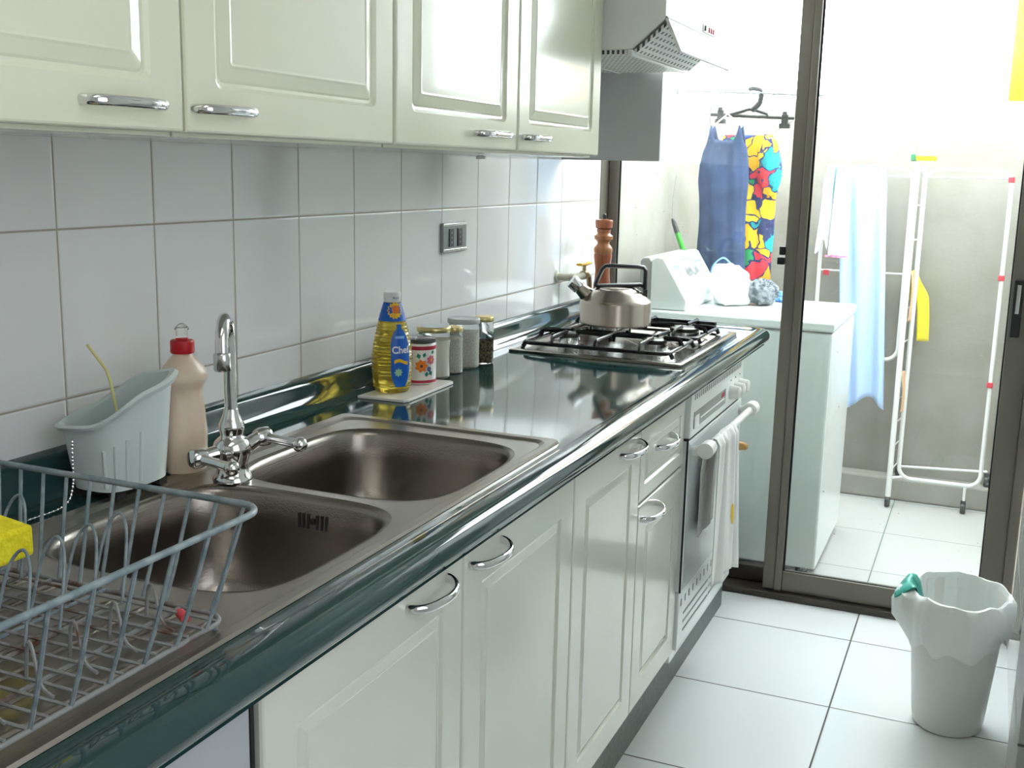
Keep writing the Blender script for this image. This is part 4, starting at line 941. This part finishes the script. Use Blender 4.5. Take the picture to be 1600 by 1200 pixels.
b = nb(); prism(b, [(0.105, 0.895), (0.105, 1.068), (0.122, 1.080), (0.148, 1.076), (0.238, 0.930), (0.236, 0.895)], 'Y', 2.30, 2.79); cs = obj('console', b, 'white_enamel', wm, bev=0.005)
b = nb(); prism(b, [(0.060, 0.895), (0.060, 1.06), (0.070, 1.075), (0.095, 1.075), (0.104, 1.06), (0.104, 0.895)], 'Y', 2.31, 2.78); obj('rear_cover', b, 'grey_plastic', wm, bev=0.006)
nv = Vector((0.146, 0, 0.09)).normalized()
for y in (2.50, 2.58):
    b = nb(); c_ = Vector((0.186, y, 1.018)); tube(b, [c_, c_+nv*0.004, c_+nv*0.020, c_+nv*0.022], [0.022, 0.021, 0.018, 0.012], 20); obj('knob', b, 'grey_plastic', cs, smooth=True)
b = nb()
for y0_, y1_, s0, s1 in ((2.36, 2.44, 0.2, 0.3), (2.36, 2.42, 0.4, 0.44), (2.64, 2.75, 0.2, 0.26), (2.48, 2.62, 0.1, 0.14)):
    A = Vector((0.148, 0, 1.076)); B = Vector((0.238, 0, 0.930))
    q = [A.lerp(B, s0), A.lerp(B, s1)]
    vs = [b.verts.new(q[0]+Vector((0, y0_, 0))+nv*0.0008), b.verts.new(q[0]+Vector((0, y1_, 0))+nv*0.0008), b.verts.new(q[1]+Vector((0, y1_, 0))+nv*0.0008), b.verts.new(q[1]+Vector((0, y0_, 0))+nv*0.0008)]
    b.faces.new(vs)
obj('console_print', b, 'lblue', cs)
# things on the washing machine
def blob(bm, c, r, seedk, amp=0.25, flat=0.0, n=40, m_=26, fr=1.6):
    rings = []
    for j in range(1, m_):
        ring = []
        for k in range(n):
            a, p = 2*PI*k/n, PI*j/m_
            d = Vector((math.sin(p)*math.cos(a), math.sin(p)*math.sin(a), math.cos(p)))
            s = 1+amp*noise.noise(d*fr+Vector((seedk, 0, 0)))+amp*0.4*noise.noise(d*fr*3+Vector((seedk, 5, 0)))
            q = Vector((c[0]+d.x*r[0]*s, c[1]+d.y*r[1]*s, c[2]+d.z*r[2]*s)); q.z = max(q.z, flat); ring.append(tuple(q))
        rings.append(ring)
    loft(bm, rings); return bm
b = blob(nb(), (0.315, 2.62, 0.965), (0.082, 0.10, 0.080), 3, 0.24, 0.8955, 48, 30, 1.7)
for v in b.verts:
    if v.co.z > 0.9: v.co.z = max(0.896, v.co.z+max(-0.03, (0.30-v.co.x))*0.55)
b2 = tag(obj('plastic_bag', b, 'bag', smooth=True), 'crumpled white plastic bag lying on the washing machine beside its console', 'bag')
b = nb(); tube(b, smoothpath([(0.245, 2.60, 0.99), (0.255, 2.60, 1.035), (0.29, 2.60, 1.065), (0.32, 2.60, 1.045)], 5), 0.003, 6); WL[b2.name] = b2.location.copy(); obj('blue_drawstring', b, 'lblue', b2, smooth=True)
b = blob(nb(), (0.428, 2.655, 0.942), (0.062, 0.06, 0.047), 9, 0.22, 0.8955, 40, 26, 3)
random.seed(3)
for k in range(1100):
    th, ph = random.uniform(0, 2*PI), math.acos(random.uniform(-0.7, 1)); d = Vector((math.sin(ph)*math.cos(th), math.sin(ph)*math.sin(th), math.cos(ph)))
    p = Vector((0.428+d.x*0.060, 2.655+d.y*0.058, max(0.897, 0.942+d.z*0.045))); e = p+(d+Vector((random.uniform(-.7, .7), random.uniform(-.7, .7), random.uniform(-.4, .7)))).normalized()*random.uniform(0.008, 0.016)
    e.z = max(e.z, 0.896); s = d.cross(Vector((0.3, 0.2, 0.9))).normalized()*0.0012
    b.faces.new([b.verts.new(p-s), b.verts.new(p+s), b.verts.new(e)])
tag(obj('fluffy_duster', b, 'fluff', smooth=False), 'fluffy grey duster ball on top of the washing machine', 'duster')
b = blob(nb(), (0.493, 2.80, 0.912), (0.035, 0.035, 0.024), 5, 0.6, 0.8955, 24, 14, 3)
tag(obj('blue_wrapper', b, 'bluefilm', smooth=True), 'small crumpled blue plastic wrapper behind the grey duster', 'wrapper')
f = thing('brush_stick', 'green and black handled brush stick leaning on the balcony wall behind the washing machine console', 'brush', (0.045, 2.85, 0.9))
b = nb(); tube(b, [(0.130, 2.86, 0.906), (0.067, 2.85, 1.08), (0.045, 2.85, 1.135)], 0.010, 12); obj('grip', b, 'greenhandle', f, smooth=True)
b = nb(); tube(b, [(0.045, 2.85, 1.135), (0.028, 2.85, 1.178), (0.022, 2.85, 1.190)], [0.0105, 0.009, 0.004], 12); g_ = obj('tip', b, 'burner', f, smooth=True)
b = nb(); tube(b, smoothpath([(0.022, 2.85, 1.190), (0.020, 2.85, 1.25), (0.026, 2.85, 1.33), (0.030, 2.85, 1.36)], 4), 0.0012, 6); obj('hanging_cord', b, 'grey_plastic', g_, smooth=True)

# ------------------------------------------------------------ hanging clothes
RY, RZ = 2.945, 1.682
b = nb(); tube(b, [(-0.006, RY, RZ+0.010), (0.56, RY, RZ-0.012)], 0.0065, 10); lathe(b, [(0.02, 0), (0.02, 0.006), (0.009, 0.01)], (-0.0045, RY, RZ+0.010), 16, ax='X')
tag(obj('clothes_rail', b, 'grey_plastic', smooth=True), 'thin metal clothes rail fixed to the balcony wall, hangers hooked on it', 'rail')
def rzx(x): return RZ+0.010-0.022*(x/0.53)
# black clip hanger
f = thing('clip_hanger', 'black clip hanger with two clips hooked on the balcony clothes rail', 'hanger', (0.33, RY, 1.57))
b = nb(); tube(b, [(0.165, RY, 1.598), (0.33, RY, 1.590), (0.49, RY, 1.584)], 0.005, 8, sq=(1.2, 0.8, (0, 0, 1))); tube(b, [(0.24, RY, 1.597), (0.28, RY, 1.607), (0.315, RY, 1.618), (0.345, RY, 1.612), (0.385, RY, 1.600), (0.39, RY, 1.588)], 0.006, 8); b_ = obj('hanger_bar', b, 'blackp', f, smooth=True)
b = nb(); tube(b, smoothpath([(0.325, RY, 1.612), (0.352, RY, 1.640), (0.358, RY, rzx(.35)-0.003), (0.350, RY, rzx(.35)+0.0135), (0.322, RY, rzx(.35)+0.018), (0.308, RY, rzx(.35)+0.013)], 6), [0.008]*15+[0.0065]*16, 10, sq=(1.25, 0.8, (0, 0, 1))); obj('hook', b, 'blackp', f, smooth=True)
for x, z in ((0.205, 1.597), (0.455, 1.580)):
    b = nb(); box(b, (x-0.020, RY-0.012, z-0.034), (x+0.020, RY+0.012, z-0.016)); box(b, (x-0.012, RY-0.013, z-0.018), (x+0.012, RY+0.013, z+0.018)); box(b, (x-0.008, RY-0.018, z+0.012), (x+0.008, RY-0.010, z+0.028)); obj('clip', b, 'blackp', f, bev=0.002)
def wire_hanger(name, label, m, x, y, half, zh, dz, hookx, rail=True):
    f = thing(name, label, 'hanger', (x, y, zh-dz))
    b = nb(); tube(b, [(x-half, y, zh-dz), (x, y, zh), (x+half, y, zh-dz)], 0.0035, 8); obj('hanger_arms', b, m, f, smooth=True)
    b = nb(); zr_ = rzx(hookx); tube(b, smoothpath([(x, y, zh), (hookx, y, zr_-0.02), (hookx, RY+0.009, zr_), (hookx, RY, zr_+0.0085), (hookx, RY-0.009, zr_), (hookx, RY-0.008, zr_-0.012)], 5), 0.0016, 8); obj('hook', b, 'chrome_dull', f, smooth=True)
    return f
wire_hanger('hanger', 'white plastic hanger inside the blue dress on the balcony rail', 'white_plastic', 0.240, RY-0.035, 0.058, 1.598, 0.050, 0.243)
wire_hanger('hanger', 'white plastic hanger holding the floral blouse, behind the blue dress', 'white_plastic', 0.310, RY+0.045, 0.082, 1.620, 0.068, 0.400)
b = nb(); X_, Y_ = 0.50, RY+0.01
tube(b, smoothpath([(0.485, Y_, rzx(.49)-0.011), (0.470, Y_, rzx(.49)+0.002), (0.480, Y_, rzx(.49)+0.0095), (0.493, Y_, rzx(.49)+0.002), (0.492, Y_, 1.62), (0.50, Y_, 1.585)], 5), 0.0015, 6)
tube(b, [(0.50, Y_, 1.585), (0.39, Y_, 1.516), (0.40, Y_, 1.508), (0.615, Y_, 1.518), (0.622, Y_, 1.528), (0.50, Y_, 1.585)], 0.0015, 6)
tag(obj('wire_hanger', b, 'chrome_dull', smooth=True), 'empty thin wire hanger at the right end of the balcony clothes rail', 'hanger')
def garment(cx_, cy_, levels, depth, top, mt, name, parent=None, folds=9, amp=0.010, n=72, rot=0.0, solid=0.0015):
    """levels: (z, centre x offset, half width) bottom to top; top(a)->dz of the neckline ring"""
    b = nb(); rings = []
    for q, (z, dx, hw) in enumerate(levels):
        ring = []
        last = q >= len(levels)-2
        for k in range(n):
            a = 2*PI*k/n; s = (len(levels)-q)/len(levels)
            fo = amp*s*math.sin(folds*a+z*6)+amp*0.5*s*math.sin(folds*1.9*a+1+z*9)
            x = dx+(hw+fo*0.6)*math.cos(a); y = (depth*(0.6+0.4*s)+fo)*math.sin(a)
            zz = z+(top(a) if q == len(levels)-1 else (0.5*top(a) if last else 0))
            ring.append((cx_+x*math.cos(rot)-y*math.sin(rot), cy_+x*math.sin(rot)+y*math.cos(rot), zz))
        rings.append(ring)
    loft(b, rings, cap0=False, cap1=False); return obj(name, b, mt, parent, smooth=True, solid=solid)
def neck(a):      # scoop at front and back, straps at the sides
    c = abs(math.cos(a)); s = math.exp(-((c-0.74)/0.13)**2)*0.058
    if c > 0.86: s -= 0.02*(c-0.86)/0.14
    return s-0.004*(1-c)**2
dz_ = [(0.925, 0.005, 0.104), (1.00, 0.002, 0.108), (1.10, 0, 0.104), (1.20, 0, 0.100), (1.28, -0.002, 0.104), (1.34, -0.004, 0.110), (1.40, -0.004, 0.107), (1.45, -0.002, 0.098), (1.485, 0, 0.090), (1.500, 0, 0.084)]
o = garment(0.240, RY-0.035, [(z, d, w_*0.92) for z, d, w_ in dz_], 0.040, neck, 'denim', 'dress', amp=0.006, folds=7, rot=-0.12); tag(o, 'sleeveless blue dress with scoop neck hanging on the balcony rail', 'dress')
WL[o.name] = o.location.copy()
b = nb()
o = garment(0.345, RY+0.045, [(0.93, 0.0, 0.085), (1.05, 0, 0.082), (1.15, 0, 0.085), (1.25, -0.01, 0.092), (1.35, -0.02, 0.105), (1.42, -0.03, 0.115), (1.48, -0.035, 0.112), (1.52, -0.035, 0.095)], 0.032, lambda a: 0.0, 'floral', 'floral_blouse', amp=0.006, folds=6, rot=0.1)
tag(o, 'brightly flowered blouse with puffed sleeve hanging behind the blue dress', 'blouse'); WL[o.name] = o.location.copy()
b = nb(); rings = []
for q in range(13):
    t_ = q/12; c_ = Vector((0.388+0.022*t_, RY+0.03, 1.525-0.235*t_)); r = [0.012, 0.026, 0.035, 0.040, 0.043, 0.045, 0.046, 0.046, 0.045, 0.043, 0.040, 0.034, 0.026][q]
    rings.append([tuple(c_+Vector((r*(1+0.10*math.sin(7*a+q))*math.cos(a), r*(1+0.10*math.sin(7*a+q))*math.sin(a), 0))) for a in [2*PI*k/36 for k in range(36)]])
loft(b, rings); obj('sleeve', b, 'floral', o, smooth=True)

for o_ in list(C.objects):
    if o_.parent is None and o_.name.split('.')[0] in ('clip_hanger', 'hanger', 'dress', 'floral_blouse', 'wire_hanger'):
        o_.location.x -= 0.034
# ------------------------------------------------------------ clothes airer
AY = 3.345
ar = thing('clothes_airer', 'tall white folding clothes airer on castors standing by the balcony wall', 'clothes airer', (0.9, AY, 0))
def loop_frame(x0, x1, z0, z1, y, r=0.03, tr=0.0085): return tube(nb(), [(x, y, z) for x, z in rrect(x0, z0, x1, z1, r, 5)], tr, 10, closed=True)
obj('wing_frame', loop_frame(0.535, 0.878, 0.62, 1.405, AY, 0.05, 0.0085), 'white_plastic', ar, smooth=True)
obj('wing_frame', loop_frame(0.925, 1.245, 0.12, 1.405, AY, 0.05, 0.0085), 'white_plastic', ar, smooth=True)
b = nb(); tube(b, [(0.894, 3.300, 0.045), (0.894, 3.300, 1.40), (0.894, 3.305, 1.425)], 0.0115, 12); obj('front_post', b, 'white_plastic', ar, smooth=True)
b = nb(); tube(b, [(0.915, 3.462, 0.135), (0.915, 3.462, 1.42)], 0.0075, 12); obj('rear_post', b, 'white_plastic', ar, smooth=True)
for z in (0.16, 0.26, 0.36, 0.46, 0.56, 0.70, 0.84, 0.98, 1.12, 1.26, 1.40):
    b = nb(); tube(b, [(0.894, 3.300, z), (0.915, 3.462, z)], 0.0035, 6); obj('rung', b, 'white_plastic', ar, smooth=True)
for x0, x1, zs in ((0.535, 0.878, (1.375, 0.98)), (0.925, 1.245, (1.375,))):
    for z in zs:
        b = nb(); tube(b, [(x0, AY, z), (x1, AY, z)], 0.004, 8); obj('cross_bar', b, 'white_plastic', ar, smooth=True)
for x, z in ((0.567, 0.97), (1.245, 1.37), (1.245, 0.985), (1.245, 0.55)):
    b = nb(); box(b, (x-0.014, AY-0.012, z-0.010), (x+0.010, AY+0.012, z+0.012)); obj('red_clip', b, 'redclip', ar, bev=0.003)
for (x, y, z) in ((0.894, 3.300, 0.0), (1.19, 3.345, 0.0), (0.915, 3.450, 0.1), (1.27, 3.450, 0.1)):
    b = nb(); lathe(b, [(0.010, -0.011), (0.020, -0.010), (0.022, -0.006), (0.022, 0.006), (0.020, 0.010), (0.010, 0.011)], (x, y, z+0.0225), 20, ax='X')
    tube(b, [(x, y, z+0.03), (x, y, z+0.055)], 0.011, 10); obj('castor', b, 'blackp', ar, smooth=True)
b = nb(); tube(b, [(1.19, AY, 0.05), (1.19, AY, 0.12)], 0.006, 8); tube(b, [(0.915, 3.462, 0.14), (1.27, 3.462, 0.16)], 0.006, 8); tube(b, [(0.894, 3.30, 0.125), (0.94, AY, 0.125)], 0.006, 8); obj('foot_tube', b, 'white_plastic', ar, smooth=True)
def hang_cloth(x0, x1, xb0, xb1, z1, z0, y, mt, name, label, folds=3.0, amp=0.012, ph=0.0, wob=0.01, nu=44, nv=40):
    b = nb()
    def fr(i, j):
        x = (x0+(x1-x0)*i)*(1-j)+(xb0+(xb1-xb0)*i)*j
        return (x, y-0.011-amp*(0.35+0.65*j)*(1+math.sin(i*folds*2*PI+ph+j*0.8))/1.2-0.004*math.sin(i*23), z1-(z1-z0+wob*math.sin(i*6+1))*j)
    sheet(b, fr, nu, nv)
    def bk(i, j):
        x = x0+(x1-x0)*i
        return (x+0.01*j, y+0.0055+0.006*math.sin(i*folds*6+2)*j*0.5+0.003, z1-0.16*j)
    sheet(b, bk, nu, 8)
    sheet(b, lambda i, j: (x0+(x1-x0)*i, y-0.0115-amp*0.35*(1+math.sin(i*folds*2*PI+ph))/1.2+(0.020+amp*0.3*(1+math.sin(i*folds*2*PI+ph)))*j, z1+0.004*math.sin(PI*j)), nu, 4)
    return tag(obj(name, b, mt, smooth=True, solid=0.0015), label, 'cloth')
hang_cloth(0.590, 0.775, 0.668, 0.845, 1.412, 0.43, AY-0.004, 'bluecloth', 'blue_cloth', 'long pale blue cloth hanging from the clothes airer to below the washing machine top', 2.2, 0.02, 1.0, 0.03)
hang_cloth(0.545, 0.580, 0.520, 0.570, 1.413, 1.08, AY-0.042, 'whitecloth', 'white_cloth', 'white cloth with rounded end at the left end of the clothes airer', 1.2, 0.008, 0.4, 0.03)
o = hang_cloth(0.588, 0.640, 0.576, 0.655, 1.414, 1.045, AY-0.060, 'whitecloth', 'white_cloth', 'white cloth with pink lower hem overlapping the pale blue cloth', 1.5, 0.008, 2, 0.0)
WL[o.name] = o.location.copy()
b = nb(); sheet(b, lambda i, j: (0.565+0.09*i, AY-0.060-0.0125-0.008*(1+math.sin(i*1.5*2*PI+2.8))/1.2-0.004*math.sin(i*23), 1.040+0.009*j), 30, 1); obj('hem', b, 'lilac', o, solid=0.003)
b = nb(); sheet(b, lambda i, j: (0.5885+0.0*i, AY-0.078+0.05*i, 1.41-0.13*j), 2, 4); obj('teal_lining', b, 'tealcloth', o, solid=0.004)
def rung_cloth(y0, y1, ztop, zl, zr_, x, mt, name, label, drift=0.0, fold=0.004):
    b = nb()
    xr = lambda y: 0.894+(y-3.3)*0.13
    sheet(b, lambda i, j: (xr(y0+(y1-y0)*i)+0.007+0.012*j+fold*(1+math.sin(i*7.5-1.2))*min(1, j*3)+drift*j+0.006*math.sin(j*PI), y0+(y1-y0)*i, ztop-zr_*j), 16, 20)
    sheet(b, lambda i, j: (xr(y0+(y1-y0)*i)-0.007-0.006*j, y0+(y1-y0)*i, ztop-zl*j), 16, 12)
    sheet(b, lambda i, j: (xr(y0+(y1-y0)*i)-0.007+0.014*j, y0+(y1-y0)*i, ztop+0.004*math.sin(PI*j)), 16, 4)
    return tag(obj(name, b, mt, smooth=True, solid=0.0025), label, 'cloth')
rung_cloth(3.335, 3.375, 0.987, 0.10, 0.20, 0, 'peach', 'peach_cloth', 'small peach cloth folded over a rung of the airer beside the yellow cloth', -0.012, 0.008)
rung_cloth(3.385, 3.45, 0.987, 0.12, 0.285, 0, 'yellowcloth', 'yellow_cloth', 'bright yellow cloth hanging halfway down the clothes airer', 0.020, 0.022)
rung_cloth(3.32, 3.40, 0.566, 0.10, 0.16, 0, 'peach', 'small_rag', 'small beige rag hanging low on the clothes airer below the yellow cloth', -0.004)
b = nb(); box(b, (0.885, 3.285, 1.438), (0.962, 3.35, 1.458)); s_ = tag(obj('scouring_sponge', b, 'yellow', bev=0.004), 'yellow and green scouring sponge drying on top of the clothes airer', 'sponge')
WL[s_.name] = s_.location.copy()
b = nb(); box(b, (0.866, 3.285, 1.436), (0.8845, 3.35, 1.463)); obj('scouring_pad', b, 'greencloth', s_, bev=0.003)
# yellow awning post beyond the wall top at the far right
b = nb(); sheet(b, lambda i, j: (1.20+0.2*i, 3.56+0.012*math.sin(i*14), 1.682+0.9*j), 24, 4)
tag(obj('yellow_blind', b, 'yellowcanvas', smooth=True, solid=0.004), 'yellow canvas blind strip above the balcony wall at the top right edge', 'blind')

# repeats that belong together
GR = {'base_cabinet': 'cream base cabinets under the worktop', 'wall_cabinet': 'ivory wall cabinets above the tiles', 'glass_jar': 'glass jars in a row by the tiles',
      'hanger': 'white plastic hangers on the balcony rail', 'white_cloth': 'white cloths on the clothes airer'}
for o_ in C.objects:
    if o_.parent is None and o_.name.split('.')[0] in GR: o_['group'] = GR[o_.name.split('.')[0]]
